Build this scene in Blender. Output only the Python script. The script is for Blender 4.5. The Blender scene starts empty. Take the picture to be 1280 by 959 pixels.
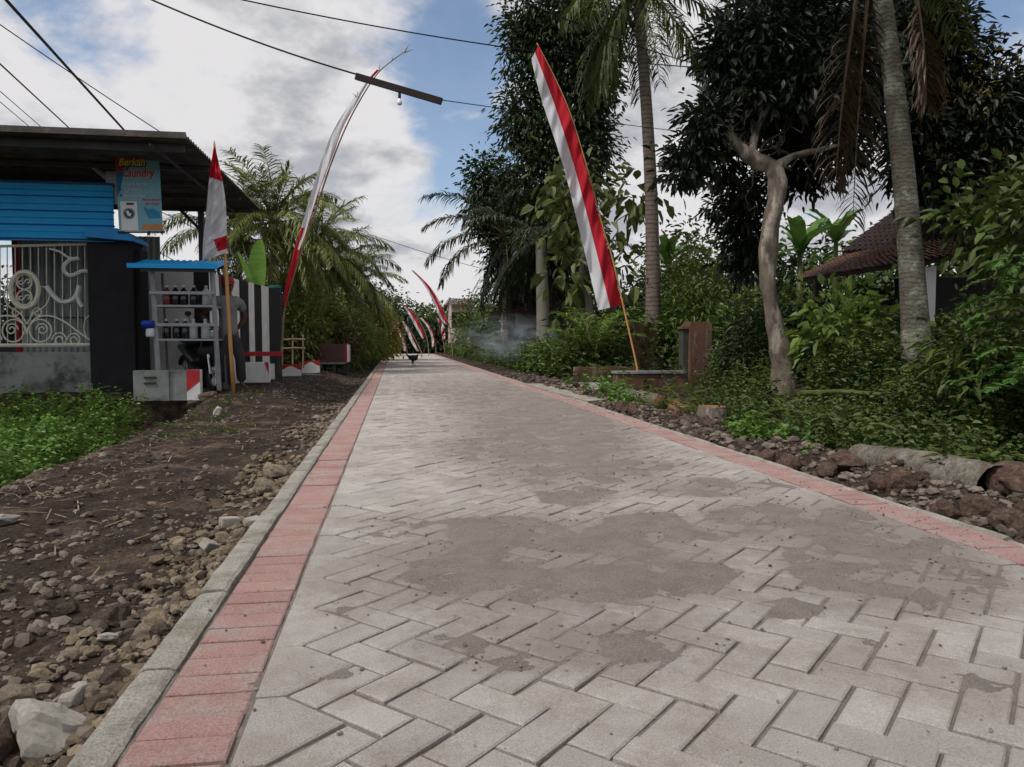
import bpy, math, random
import numpy as np
from mathutils import Vector, Matrix, Euler
random.seed(7); RNG=np.random.default_rng(7)
R=math.radians
sc=bpy.context.scene; COL=sc.collection
# ------------------------------------------------------------------ camera
F=950.; HC=.83; YAW=R(8.7); PIT=R(3.16)
cam=bpy.data.objects.new('camera',bpy.data.cameras.new('camera')); COL.objects.link(cam)
cam.location=(0,0,HC); cam.rotation_euler=(math.pi/2-PIT,0,-YAW)
cam.data.sensor_width=36; cam.data.lens=36*F/1280; cam.data.clip_end=2000; cam.data.clip_start=.05
sc.camera=cam
RM=cam.rotation_euler.to_matrix(); CL=Vector((0,0,HC))
def P(px,py,d): return CL+RM@Vector(((px-640)/F*d,(479.5-py)/F*d,-d))       # pixel direction at a distance -> place
def G(px,py,z=0.):
    r=RM@Vector(((px-640)/F,(479.5-py)/F,-1)); return CL+r*((z-HC)/r.z)
def PY(px,py,y):
    r=RM@Vector(((px-640)/F,(479.5-py)/F,-1)); return CL+r*(y/r.y)
RMI=np.array(RM.transposed())
def proj(V):
    q=(V-np.array(CL))@RMI.T; d=-q[:,2]; return 640+F*q[:,0]/d, 479.5-F*q[:,1]/d
# ------------------------------------------------------------------ noise
def vn(x,y,s=0):
    xi=np.floor(x); yi=np.floor(y); fx=x-xi; fy=y-yi
    fx=fx*fx*(3-2*fx); fy=fy*fy*(3-2*fy)
    def h(a,b):
        v=np.sin(a*127.1+b*311.7+s*74.7)*43758.5453; return v-np.floor(v)
    return (h(xi,yi)*(1-fx)+h(xi+1,yi)*fx)*(1-fy)+(h(xi,yi+1)*(1-fx)+h(xi+1,yi+1)*fx)*fy
def fbm(x,y,s=0,o=4):
    r=0; a=.5
    for k in range(o): r=r+a*vn(x*2**k,y*2**k,s+k*3); a*=.5
    return r/(1-.5**o)
def ss(a,b,x):
    t=np.clip((x-a)/(b-a),0,1); return t*t*(3-2*t)
# ------------------------------------------------------------------ materials
def _n(nt,t,**k):
    n=nt.nodes.new(t)
    for a,b in k.items(): setattr(n,a,b)
    return n
def mat(name,c1,c2=None,rough=.8,scale=6.,speck=None,dust=None,island=0.,bump=0.,bscale=40.,metal=0.,trans=0.,c3=None,c3s=1.5,c3t=(.5,.62),stretch=None,spec=.3,wave=None,sub=None,detail=8):
    m=bpy.data.materials.new(name); m.use_nodes=True; nt=m.node_tree; L=nt.links
    b=nt.nodes['Principled BSDF']; b.inputs['Roughness'].default_value=rough; b.inputs['Metallic'].default_value=metal
    b.inputs['Specular IOR Level'].default_value=spec
    c2=c2 or tuple(v*.75 for v in c1)
    tc=_n(nt,'ShaderNodeTexCoord'); vec=tc.outputs['Object']
    if stretch:
        mp=_n(nt,'ShaderNodeMapping'); mp.inputs['Scale'].default_value=stretch; L.new(vec,mp.inputs[0]); vec=mp.outputs[0]
    no=_n(nt,'ShaderNodeTexNoise'); no.inputs['Scale'].default_value=scale; no.inputs['Detail'].default_value=detail; no.inputs['Roughness'].default_value=.65
    L.new(vec,no.inputs['Vector'])
    fac=_n(nt,'ShaderNodeMapRange'); fac.inputs[1].default_value=.32; fac.inputs[2].default_value=.68; L.new(no.outputs[0],fac.inputs[0])
    f=fac.outputs[0]
    if island>0:
        ge=_n(nt,'ShaderNodeNewGeometry'); mx=_n(nt,'ShaderNodeMix'); mx.inputs[0].default_value=island
        L.new(f,mx.inputs[2]); L.new(ge.outputs['Random Per Island'],mx.inputs[3]); f=mx.outputs[0]
    mc=_n(nt,'ShaderNodeMix',data_type='RGBA'); mc.inputs[6].default_value=(*c1,1); mc.inputs[7].default_value=(*c2,1); L.new(f,mc.inputs[0])
    col=mc.outputs[2]
    if c3:
        n3=_n(nt,'ShaderNodeTexNoise'); n3.inputs['Scale'].default_value=c3s; n3.inputs['Detail'].default_value=7; n3.inputs['Roughness'].default_value=.7; L.new(vec,n3.inputs['Vector'])
        r3=_n(nt,'ShaderNodeMapRange'); r3.inputs[1].default_value=c3t[0]; r3.inputs[2].default_value=c3t[1]; L.new(n3.outputs[0],r3.inputs[0])
        m3=_n(nt,'ShaderNodeMix',data_type='RGBA'); L.new(r3.outputs[0],m3.inputs[0]); L.new(col,m3.inputs[6]); m3.inputs[7].default_value=(*c3,1); col=m3.outputs[2]
    if wave:   # (scale, darkness, distortion): rings round a stem
        w=_n(nt,'ShaderNodeTexWave',wave_type='BANDS',bands_direction='Z'); w.inputs['Scale'].default_value=wave[0]; w.inputs['Distortion'].default_value=wave[2]; w.inputs['Detail'].default_value=3; w.inputs['Detail Scale'].default_value=2.
        L.new(tc.outputs['Object'],w.inputs['Vector'])
        wr=_n(nt,'ShaderNodeMapRange'); wr.inputs[1].default_value=0; wr.inputs[2].default_value=.35; wr.inputs[3].default_value=wave[1]; wr.inputs[4].default_value=1; L.new(w.outputs['Fac'],wr.inputs[0])
        mm=_n(nt,'ShaderNodeMix',data_type='RGBA',blend_type='MULTIPLY'); mm.inputs[0].default_value=1; L.new(col,mm.inputs[6]); L.new(wr.outputs[0],mm.inputs[7]); col=mm.outputs[2]
    if dust:    # sand film clinging to the blocks round the heaped patches
        at=_n(nt,'ShaderNodeAttribute'); at.attribute_name='dust'; dn=_n(nt,'ShaderNodeTexNoise'); dn.inputs['Scale'].default_value=16; dn.inputs['Detail'].default_value=9; dn.inputs['Roughness'].default_value=.75; L.new(vec,dn.inputs['Vector'])
        da=_n(nt,'ShaderNodeMath',operation='ADD'); L.new(at.outputs['Fac'],da.inputs[0]); L.new(dn.outputs[0],da.inputs[1]); dr_=_n(nt,'ShaderNodeMapRange',interpolation_type='SMOOTHSTEP'); dr_.inputs[1].default_value=.62; dr_.inputs[2].default_value=1.15; dr_.inputs[3].default_value=0; dr_.inputs[4].default_value=.95; L.new(da.outputs[0],dr_.inputs[0])
        dm=_n(nt,'ShaderNodeMix',data_type='RGBA'); L.new(dr_.outputs[0],dm.inputs[0]); L.new(col,dm.inputs[6]); dm.inputs[7].default_value=(*dust,1); col=dm.outputs[2]
    if speck:   # (scale, dark, light): fine grain
        sn=_n(nt,'ShaderNodeTexNoise'); sn.inputs['Scale'].default_value=speck[0]; sn.inputs['Detail'].default_value=4; sn.inputs['Roughness'].default_value=.8; L.new(vec,sn.inputs['Vector'])
        sr=_n(nt,'ShaderNodeMapRange'); sr.inputs[1].default_value=.34; sr.inputs[2].default_value=.62; sr.inputs[3].default_value=speck[1]; sr.inputs[4].default_value=speck[2]; L.new(sn.outputs[0],sr.inputs[0])
        sm_=_n(nt,'ShaderNodeMix',data_type='RGBA',blend_type='MULTIPLY'); sm_.inputs[0].default_value=1; L.new(col,sm_.inputs[6]); L.new(sr.outputs[0],sm_.inputs[7]); col=sm_.outputs[2]
    L.new(col,b.inputs['Base Color'])
    if bump>0:
        nb=_n(nt,'ShaderNodeTexNoise'); nb.inputs['Scale'].default_value=bscale; nb.inputs['Detail'].default_value=6; nb.inputs['Roughness'].default_value=.7; L.new(vec,nb.inputs['Vector'])
        bp=_n(nt,'ShaderNodeBump'); bp.inputs['Strength'].default_value=bump; bp.inputs['Distance'].default_value=.01; L.new(nb.outputs[0],bp.inputs['Height']); L.new(bp.outputs[0],b.inputs['Normal'])
    if trans>0:
        tr=_n(nt,'ShaderNodeBsdfTranslucent'); L.new(col,tr.inputs[0]); ms=_n(nt,'ShaderNodeMixShader'); ms.inputs[0].default_value=trans
        L.new(b.outputs[0],ms.inputs[1]); L.new(tr.outputs[0],ms.inputs[2]); L.new(ms.outputs[0],nt.nodes['Material Output'].inputs[0])
    return m
M={}
M['paver']=mat('paver',(.60,.555,.52),(.41,.375,.35),.95,7,island=.55,bump=.9,bscale=230,c3=(.36,.315,.27),c3s=2.6,c3t=(.46,.68),spec=.12,speck=(190,.66,1.06),dust=(.315,.277,.248))
M['red']=mat('red_paver',(.50,.305,.28),(.39,.23,.21),.95,8,island=.6,bump=.9,bscale=220,c3=(.44,.36,.32),c3s=5,c3t=(.46,.66),spec=.12,speck=(150,.60,1.10),dust=(.315,.277,.248))
M['kerb']=mat('kerb_concrete',(.46,.43,.38),(.31,.29,.25),.95,9,bump=1.,bscale=120,c3=(.22,.20,.15),c3s=5,c3t=(.48,.68),spec=.12,speck=(120,.55,1.1))
M['sand']=mat('sand',(.325,.285,.255),(.25,.22,.197),.97,9,bump=1.,bscale=300,c3=(.235,.20,.175),c3s=3,c3t=(.48,.72),spec=.1,speck=(120,.66,1.1))
M['grit']=mat('grit',(.27,.23,.20),(.08,.065,.06),.9,4,island=.9,spec=.2)
M['soil']=mat('soil',(.048,.035,.027),(.017,.012,.009),.95,7,bump=1.,bscale=45,c3=(.105,.075,.054),c3s=1.9,c3t=(.50,.66),spec=.12,speck=(55,.35,1.5))
M['rubble']=mat('rubble',(.30,.235,.165),(.05,.037,.027),.92,6,island=.75,bump=.9,bscale=60,spec=.12,speck=(80,.6,1.15))
M['gravel']=mat('gravel',(.25,.205,.165),(.030,.022,.017),.9,5,island=.85,bump=.6,bscale=60,spec=.15,speck=(80,.7,1.1))
M['rock']=mat('rock',(.175,.135,.105),(.065,.05,.04),.9,9,bump=1.,bscale=50,c3=(.30,.24,.18),c3s=4,c3t=(.52,.7),spec=.15,speck=(70,.55,1.12))
M['rockred']=mat('rock_red',(.165,.108,.082),(.06,.038,.030),.92,7,bump=1.,bscale=40,c3=(.26,.18,.13),c3s=4,c3t=(.5,.7),spec=.15,speck=(60,.55,1.15))
M['rocktan']=mat('rock_tan',(.36,.29,.21),(.20,.155,.11),.9,12,bump=.9,bscale=50,c3=(.48,.43,.34),c3s=5,c3t=(.5,.7),spec=.2,speck=(70,.6,1.1))
M['rockpale']=mat('rock_pale',(.60,.57,.51),(.42,.38,.33),.9,8,bump=.8,bscale=70,c3=(.26,.22,.16),c3s=5,c3t=(.55,.72),spec=.2,speck=(80,.7,1.08))
M['straw']=mat('straw',(.33,.26,.15),(.16,.12,.07),.9,5,island=.8)
def leafm(n,a,b,t=.22,**k): return mat(n,a,b,.5,2.5,island=.65,trans=t,spec=.35,**k)
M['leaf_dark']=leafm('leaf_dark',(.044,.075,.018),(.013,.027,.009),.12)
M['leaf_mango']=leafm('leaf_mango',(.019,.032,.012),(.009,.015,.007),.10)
M['leaf_mid']=leafm('leaf_mid',(.145,.21,.040),(.032,.066,.014))
M['leaf_under']=mat('leaf_under',(.115,.165,.032),(.012,.027,.008),.5,1.4,island=.5,trans=.2,spec=.3)
M['leaf_hedge']=leafm('leaf_hedge',(.27,.30,.08),(.08,.12,.028),.3)
M['leaf_bright']=leafm('leaf_bright',(.23,.33,.06),(.028,.06,.014),.3)
M['leaf_lush']=leafm('leaf_lush',(.19,.34,.055),(.04,.10,.018),.28)
M['leaf_yellow']=leafm('leaf_yellow',(.46,.38,.07),(.16,.17,.04),.3)
M['leaf_olive']=leafm('leaf_olive',(.17,.18,.050),(.05,.085,.022),.25)
M['leaf_brown']=leafm('leaf_brown',(.16,.10,.05),(.06,.04,.02),.1)
M['flower_olive']=leafm('flower_olive',(.34,.27,.07),(.15,.13,.04),.2)
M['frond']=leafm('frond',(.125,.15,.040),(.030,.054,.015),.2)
M['frondlit']=leafm('frond_lit',(.24,.25,.060),(.07,.105,.024),.25)  # copy of frond with the sunlit tone put into its colour
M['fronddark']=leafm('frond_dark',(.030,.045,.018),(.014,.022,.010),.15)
M['fronddry']=leafm('frond_dry',(.115,.07,.038),(.05,.034,.022),.12)
M['fern']=leafm('fern',(.13,.26,.055),(.04,.10,.022),.25)
M['banana']=mat('banana_leaf',(.30,.50,.11),(.16,.34,.06),.45,3,trans=.4,stretch=(1,1,6))
M['banana2']=mat('banana_leaf_dark',(.14,.27,.05),(.05,.11,.025),.45,3,trans=.3)
M['rachis']=mat('rachis',(.22,.20,.08),(.13,.12,.05),.6,5)
M['rachisdry']=mat('rachis_dry',(.11,.075,.04),(.07,.045,.028),.7,5)
M['bark_palm']=mat('bark_palm',(.16,.145,.11),(.065,.058,.045),.9,6,bump=1.,bscale=30,wave=(5.5,.5,7.),c3=(.29,.30,.24),c3s=3.,c3t=(.50,.64),spec=.15)
M['bark_palm2']=mat('bark_slim_palm',(.21,.17,.14),(.11,.088,.072),.9,9,bump=1.,bscale=30,wave=(3.0,.5,2.),spec=.15)
M['bark']=mat('bark',(.19,.158,.122),(.07,.056,.045),.92,7,bump=1.,bscale=25,c3=(.34,.30,.25),c3s=4,c3t=(.5,.62),stretch=(1,1,.45),spec=.15)
M['bark_dark']=mat('bark_dark',(.05,.04,.032),(.025,.02,.017),.92,7,bump=1.,bscale=25,spec=.15)
M['bark_pale']=mat('bark_pale',(.24,.22,.18),(.13,.12,.10),.9,5,bump=.8,bscale=30,stretch=(1,1,.5))
M['log']=mat('log_bark',(.27,.245,.205),(.085,.075,.06),.95,5,bump=1.,bscale=40,c3=(.12,.10,.078),c3s=12,c3t=(.46,.62),spec=.08,speck=(50,.5,1.15))
M['cutwood']=mat('cut_wood',(.30,.165,.085),(.10,.05,.03),.9,18,bump=1.,bscale=60)
M['steel']=mat('galvanised_steel',(.34,.36,.38),(.24,.26,.28),.5,6,metal=.3)
M['steelwhite']=mat('white_steel',(.62,.63,.62),(.42,.44,.44),.5,6)
M['cream']=mat('cream_iron',(.66,.66,.55),(.50,.50,.40),.55,12)
M['blackpaint']=mat('black_paint',(.018,.018,.021),(.011,.011,.013),.85,5,bump=.35,bscale=60)
M['blue']=mat('blue_sheet',(.010,.38,.82),(.008,.31,.72),.5,2,c3=(.02,.33,.70),c3s=4,c3t=(.62,.78))
M['bluecap']=mat('blue_cap_sheet',(.012,.30,.72),(.01,.22,.55),.45,2)
M['roof']=mat('roof_sheet',(.10,.085,.078),(.05,.043,.04),.75,2.5,c3=(.16,.12,.10),c3s=3,c3t=(.5,.66))
M['beam']=mat('steel_beam',(.11,.11,.12),(.07,.07,.075),.6,4)
M['concrete']=mat('concrete',(.27,.28,.27),(.17,.18,.175),.92,3,bump=.5,bscale=60,c3=(.06,.063,.06),c3s=1.8,c3t=(.5,.62))
M['concdark']=mat('mossy_concrete',(.07,.068,.055),(.035,.035,.028),.95,4,bump=.8,bscale=50,c3=(.03,.05,.015),c3s=3,c3t=(.5,.6))
M['plaster']=mat('white_plaster',(.60,.60,.58),(.46,.46,.44),.9,2,bump=.3,bscale=80,c3=(.33,.32,.28),c3s=2.5,c3t=(.56,.72))
M['whitepaint']=mat('white_paint',(.76,.76,.75),(.60,.60,.58),.8,5,bump=.2,bscale=60)
M['redpaint']=mat('red_paint',(.46,.03,.035),(.33,.022,.03),.7,6)
M['corr']=mat('grey_sheet',(.46,.49,.47),(.34,.37,.35),.6,2,c3=(.24,.22,.19),c3s=2,c3t=(.6,.75))
M['bottle']=mat('dark_bottle',(.012,.010,.014),(.008,.007,.010),.15,5,spec=.6)
M['bottlered']=mat('red_bottle',(.16,.02,.035),(.10,.012,.02),.2,5,spec=.6)
M['bottleclear']=mat('clear_bottle',(.42,.45,.46),(.30,.33,.34),.15,5,spec=.6)
M['bluepl']=mat('blue_plastic',(.012,.035,.34),(.010,.03,.28),.4,5)
M['whitepl']=mat('white_plastic',(.60,.64,.70),(.5,.54,.6),.4,5)
M['bamboo']=mat('bamboo',(.52,.28,.10),(.38,.19,.07),.55,4,stretch=(1,1,.2))
M['bamboo_grey']=mat('old_bamboo',(.30,.22,.12),(.16,.12,.07),.7,4)
M['flagred']=mat('red_cloth',(.56,.018,.035),(.45,.014,.028),.85,3,trans=.25)
M['flagwhite']=mat('white_cloth',(.72,.72,.74),(.60,.60,.63),.85,3,trans=.25)
M['brownwall']=mat('stained_pillar',(.17,.085,.055),(.075,.045,.036),.95,3.5,bump=.8,bscale=40,c3=(.25,.20,.17),c3s=3,c3t=(.52,.64),stretch=(1,1,.35))
M['tile']=mat('roof_tile',(.17,.072,.042),(.05,.030,.024),.85,2.2,island=.5,bump=.5,bscale=50,c3=(.05,.045,.035),c3s=2,c3t=(.5,.64))
M['tiledark']=mat('old_roof_tile',(.055,.034,.028),(.022,.016,.015),.9,2.2,island=.5,bump=.5,bscale=50)
M['wood']=mat('dark_wood',(.065,.04,.03),(.035,.022,.018),.8,5,stretch=(1,1,.3))
M['plank']=mat('plank_wood',(.020,.011,.010),(.012,.007,.006),.75,6)
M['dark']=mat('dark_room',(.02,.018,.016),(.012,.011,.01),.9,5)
M['wire']=mat('wire_rubber',(.02,.02,.022),(.015,.015,.017),.6,5)
M['rubber']=mat('rubber',(.015,.015,.016),(.01,.01,.011),.8,5)
M['moto']=mat('black_plastic',(.02,.02,.022),(.012,.012,.014),.35,5)
M['chrome']=mat('chrome',(.5,.5,.5),(.4,.4,.4),.3,5,metal=1)
M['skin']=mat('skin',(.13,.065,.042),(.10,.05,.032),.6,10)
M['shirt']=mat('grey_shirt',(.19,.20,.205),(.13,.14,.145),.9,10,bump=.6,bscale=20)
M['trousers']=mat('dark_trousers',(.045,.043,.045),(.028,.027,.028),.9,8,bump=.6,bscale=20)
M['cap']=mat('maroon_cap',(.26,.03,.045),(.18,.02,.03),.8,8)
M['feather']=mat('black_feathers',(.02,.018,.018),(.01,.01,.01),.6,20)
M['comb']=mat('comb_red',(.45,.03,.03),(.3,.02,.02),.6,20)
M['beak']=mat('beak_horn',(.30,.20,.08),(.2,.13,.05),.6,20)
M['bulb']=mat('bulb_glass',(.85,.86,.88),(.8,.8,.82),.3,5)
M['pinkwall']=mat('pink_wall',(.55,.42,.40),(.42,.33,.32),.9,1)
M['purple']=mat('purple_cloth',(.14,.08,.20),(.10,.06,.15),.9,3)
M['planter']=mat('planter_brown',(.12,.062,.052),(.07,.045,.042),.9,4,bump=.6,bscale=40)
M['coconut']=mat('coconut_husk',(.22,.19,.07),(.14,.13,.05),.6,8)
def flat(n,c,r=.6): return mat(n,c,tuple(v*.9 for v in c),r,3)
# ------------------------------------------------------------------ mesh building
class MB:
    def __init__(s): s.v=[]; s.f3=[]; s.f4=[]; s.n=0; s.fn=[]; s.m3=[]; s.m4=[]; s.mi=0
    def add(s,V,F4=None,F3=None,FN=None):
        V=np.asarray(V,float).reshape(-1,3); s.v.append(V)
        if F4 is not None and len(F4): F4=np.asarray(F4,int).reshape(-1,4)+s.n; s.f4.append(F4); s.m4.append(np.full(len(F4),s.mi))
        if F3 is not None and len(F3): F3=np.asarray(F3,int).reshape(-1,3)+s.n; s.f3.append(F3); s.m3.append(np.full(len(F3),s.mi))
        if FN:
            for f in FN: s.fn.append(([i+s.n for i in f],s.mi))
        s.n+=len(V); return s
    def box(s,a,b,rz=0,c=None,bev=0):
        a=np.minimum(a,b) if False else np.array(a,float); b=np.array(b,float)
        lo=np.minimum(a,b); hi=np.maximum(a,b)
        V=np.array([[x,y,z] for z in (lo[2],hi[2]) for x,y in ((lo[0],lo[1]),(hi[0],lo[1]),(hi[0],hi[1]),(lo[0],hi[1]))])
        if rz:
            c=(lo+hi)/2 if c is None else np.array(c); q=V-c; V=np.stack([q[:,0]*math.cos(rz)-q[:,1]*math.sin(rz),q[:,0]*math.sin(rz)+q[:,1]*math.cos(rz),q[:,2]],1)+c
        return s.add(V,[[0,3,2,1],[4,5,6,7],[0,1,5,4],[1,2,6,5],[2,3,7,6],[3,0,4,7]])
    def tube(s,pts,rad,n=8,cap=True,sq=1.):
        p=np.array([tuple(q) for q in pts],float); k=len(p)
        rad=np.full(k,rad) if np.isscalar(rad) else np.array(rad,float)
        T=np.gradient(p,axis=0); T/=np.linalg.norm(T,axis=1)[:,None]+1e-12
        u=np.array([1.,0,0]) if abs(T[0][0])<.8 else np.array([0,1.,0]); U=[];W=[]
        for i in range(k):
            u=u-T[i]*np.dot(u,T[i]); u/=np.linalg.norm(u)+1e-12; U.append(u.copy()); W.append(np.cross(T[i],u))
        a=np.arange(n)/n*2*math.pi; U=np.array(U);W=np.array(W)
        V=p[:,None]+rad[:,None,None]*(np.cos(a)[None,:,None]*U[:,None]+sq*np.sin(a)[None,:,None]*W[:,None])
        i=np.arange(k-1)[:,None]*n; j=np.arange(n)[None]; j2=(j+1)%n
        Fq=np.stack([i+j,i+j2,i+n+j2,i+n+j],-1).reshape(-1,4)
        FN=[list(range(n))[::-1],list(range((k-1)*n,k*n))] if cap else None
        return s.add(V.reshape(-1,3),Fq,FN=FN)
    def lathe(s,c,prof,n=12):
        a=np.arange(n)/n*2*math.pi; pr=np.array(prof,float); k=len(pr)
        V=np.stack([pr[:,0:1]*np.cos(a),pr[:,0:1]*np.sin(a),np.repeat(pr[:,1:2],n,1)],-1).reshape(-1,3)+np.array(c)
        i=np.arange(k-1)[:,None]*n; j=np.arange(n)[None]; j2=(j+1)%n
        return s.add(V,np.stack([i+j,i+j2,i+n+j2,i+n+j],-1).reshape(-1,4),FN=[list(range(n))[::-1],list(range((k-1)*n,k*n))])
    def prism(s,pts,y0,y1,frame=None):
        # outline in (x,z), extruded along y
        n=len(pts); V=[(x,y0,z) for x,z in pts]+[(x,y1,z) for x,z in pts]
        return s.add(V,[[i,(i+1)%n,n+(i+1)%n,n+i] for i in range(n)],FN=[list(range(n))[::-1],list(range(n,2*n))])
    def build(s,name,m,parent=None,smooth=False,loc=None):
        me=bpy.data.meshes.new(name)
        V=np.concatenate(s.v) if s.v else np.zeros((0,3))
        f4=np.concatenate(s.f4) if s.f4 else np.zeros((0,4),int); f3=np.concatenate(s.f3) if s.f3 else np.zeros((0,3),int)
        ln=[f4.ravel(),f3.ravel()]+[np.array(f) for f,_ in s.fn]; loops=np.concatenate(ln).astype(np.int32)
        tot=np.concatenate([np.full(len(f4),4),np.full(len(f3),3),np.array([len(f) for f,_ in s.fn],int)]).astype(np.int32)
        mi=np.concatenate([np.concatenate(s.m4) if s.m4 else [],np.concatenate(s.m3) if s.m3 else [],np.array([q for _,q in s.fn])]).astype(np.int32)
        st=np.concatenate([[0],np.cumsum(tot)[:-1]]).astype(np.int32)
        off=np.array(loc if loc is not None else (0,0,0),float); V=V-off
        me.vertices.add(len(V)); me.vertices.foreach_set('co',V.ravel().astype(np.float32))
        me.loops.add(len(loops)); me.loops.foreach_set('vertex_index',loops)
        me.polygons.add(len(tot)); me.polygons.foreach_set('loop_start',st); me.polygons.foreach_set('loop_total',tot)
        ms=m if isinstance(m,(list,tuple)) else [m]
        for q in ms: me.materials.append(M[q] if isinstance(q,str) else q)
        me.polygons.foreach_set('material_index',mi)
        me.polygons.foreach_set('use_smooth',np.full(len(tot),bool(smooth)))
        me.update(calc_edges=True); me.validate()
        o=bpy.data.objects.new(name,me); COL.objects.link(o); o.location=off
        if parent: o.parent=parent
        return o
def tag(o,label=None,cat=None,group=None,kind=None):
    if label: o['label']=label
    if cat: o['category']=cat
    if group: o['group']=group
    if kind: o['kind']=kind
    return o
def empty(name,loc,label,cat,group=None,rz=0):
    o=bpy.data.objects.new(name,None); COL.objects.link(o); o.location=loc; o.rotation_euler=(0,0,rz); o.empty_display_size=.2
    return tag(o,label,cat,group)
def rel(root):            # children built in world coordinates
    return root
def adopt(root,*obs):     # world-space meshes become parts of root (root has no rotation)
    for o in obs: o.parent=root; o.location=Vector(o.location)-Vector(root.location)
def dup(o,parent=None):
    c=o.copy(); COL.objects.link(c); c.parent=parent
    for ch in list(o.children): dup(ch,c)
    return c
# ------------------------------------------------------------------ terrain
def RX(y): return 0
XL=G(290,940).x; XR=XL+35*.0752; S=.0752
print('road',XL,XR,G(487,447),G(1122,649),G(868,560))
KL=XL-.215-.105; KR=XR+.215+.06
def ter(x,y):
    x=np.asarray(x,float); y=np.asarray(y,float)
    n=(fbm(x*2.3,y*2.3,1)-.5)*.10+(fbm(x*9,y*9,5)-.5)*.05
    z=np.full(np.broadcast(x,y).shape,-.075)
    dl=KL-x; dr=x-KR
    far=ss(9.5,12,y)
    left=-.13+.19*far*ss(.3,1.2,dl)+n*(1-.6*far)
    z=np.where(dl>0,-.075+(left+.075)*ss(0,.22,dl),z)
    dit=ss(KL-1.9,KL-2.6,x)*ss(2,4,y)*(1-ss(11.9,12.1,y))
    z=z-np.where(dl>0,.42*dit,0)
    lip=.015+n*1.8
    right=lip-.42*ss(.55,1.2,dr)*(1-ss(2.3,3.2,dr))*(1-ss(11.5,13,y))*ss(-1,1,y)+.28*ss(2.4,3.4,dr)*(1-.75*ss(10,12,y)*(1-ss(5,8,dr)))+.12*ss(4,9,dr)
    z=np.where(dr>0,-.075+(right+.075)*ss(0,.25,dr),z)
    return z
def T(x,y): return float(ter(np.array([x]),np.array([y]))[0])
xs=np.concatenate([[-600,-250,-110,-60,-35,-22,-15],np.arange(-11,-5,.25),np.arange(-5,KL,.06),[KL,KL+.1],np.linspace(KL+.3,KR-.3,5),[KR-.05,KR],np.arange(KR+.05,5.5,.06),np.arange(5.6,14,.25),[16,20,28,40,70,130,260,600]])
ys=np.concatenate([[-300,-80,-20,-5,-1],np.arange(0,14,.07),np.arange(14,32,.25),np.arange(32,62,1),[70,85,110,160,260,500,900]])
X,Y=np.meshgrid(xs,ys); Z=ter(X,Y)
nx=len(xs); ny=len(ys); i=np.arange(ny-1)[:,None]*nx; j=np.arange(nx-1)[None]
mb=MB(); mb.add(np.stack([X,Y,Z],-1).reshape(-1,3),np.stack([i+j,i+j+1,i+nx+j+1,i+nx+j],-1).reshape(-1,4))
o=mb.build('ground','soil',smooth=True); tag(o,kind='structure')
# ------------------------------------------------------------------ paving
def clipoly(p,ax,val,keep_lo):
    out=[]
    for k in range(len(p)):
        a=p[k]; b=p[(k+1)%len(p)]; ia=(a[ax]<=val)==keep_lo; ib=(b[ax]<=val)==keep_lo
        if ia: out.append(a)
        if ia!=ib:
            t=(val-a[ax])/(b[ax]-a[ax]); out.append((a[0]+t*(b[0]-a[0]),a[1]+t*(b[1]-a[1])))
    return out
def inset(p,d):
    n=len(p); r=[]
    for k in range(n):
        a=np.array(p[k-1]);b=np.array(p[k]);c=np.array(p[(k+1)%n])
        e1=b-a; e1=e1/np.linalg.norm(e1); e2=c-b; e2=e2/np.linalg.norm(e2)
        n1=np.array([-e1[1],e1[0]]); n2=np.array([-e2[1],e2[0]]); m=n1+n2; q=np.dot(m,n1)
        r.append(b+m*d/max(q,.3))
    return r
def area(p): return .5*sum(p[k-1][0]*p[k][1]-p[k][0]*p[k-1][1] for k in range(len(p)))
def block(mb,p,gap=.0040,bev=.005,h=.004,tilt=.0020):
    if area(p)<0: p=p[::-1]
    c=np.mean(p,axis=0); tx,ty=random.gauss(0,.007),random.gauss(0,.007); z0=random.gauss(0,tilt)
    gap*=random.uniform(.7,1.7)
    o1=inset(p,gap); o2=inset(p,gap+bev); n=len(p)
    zz=lambda q,dz: z0+(q[0]-c[0])*tx+(q[1]-c[1])*ty+dz
    V=[(q[0],q[1],-.03) for q in o1]+[(q[0],q[1],zz(q,-h)) for q in o1]+[(q[0],q[1],zz(q,0)) for q in o2]
    F=[[i,(i+1)%n,n+(i+1)%n,n+i] for i in range(n)]+[[n+i,n+(i+1)%n,2*n+(i+1)%n,2*n+i] for i in range(n)]
    mb.add(V,F,FN=[list(range(2*n,3*n))])
SP=[(690,705,200,52,1.),(860,720,70,26,.8),(980,760,60,16,.55),(330,860,40,14,.4),(660,830,60,18,.6),(420,840,40,14,.45),(1060,640,120,16,.7),(720,620,60,14,.7),(600,560,60,20,.7),(900,800,50,12,.4),(1120,800,60,12,.45),(610,460,50,6,.6),(640,672,110,30,.9),(820,660,90,20,.8),(690,545,105,62,1.),(740,585,110,22,.8),(620,500,70,26,.7),(560,488,60,14,.5),(1110,700,130,52,1.),(960,655,110,28,.9),
    (1190,735,80,36,.8),(740,810,110,30,.85),(880,610,90,13,.75),(505,660,70,14,.6),(560,805,70,26,.55),(430,770,50,18,.45),(1150,655,50,16,.6),(1240,850,60,16,.3),(560,735,60,16,.5),(1010,605,60,10,.4),(470,700,60,10,.4)]
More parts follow.
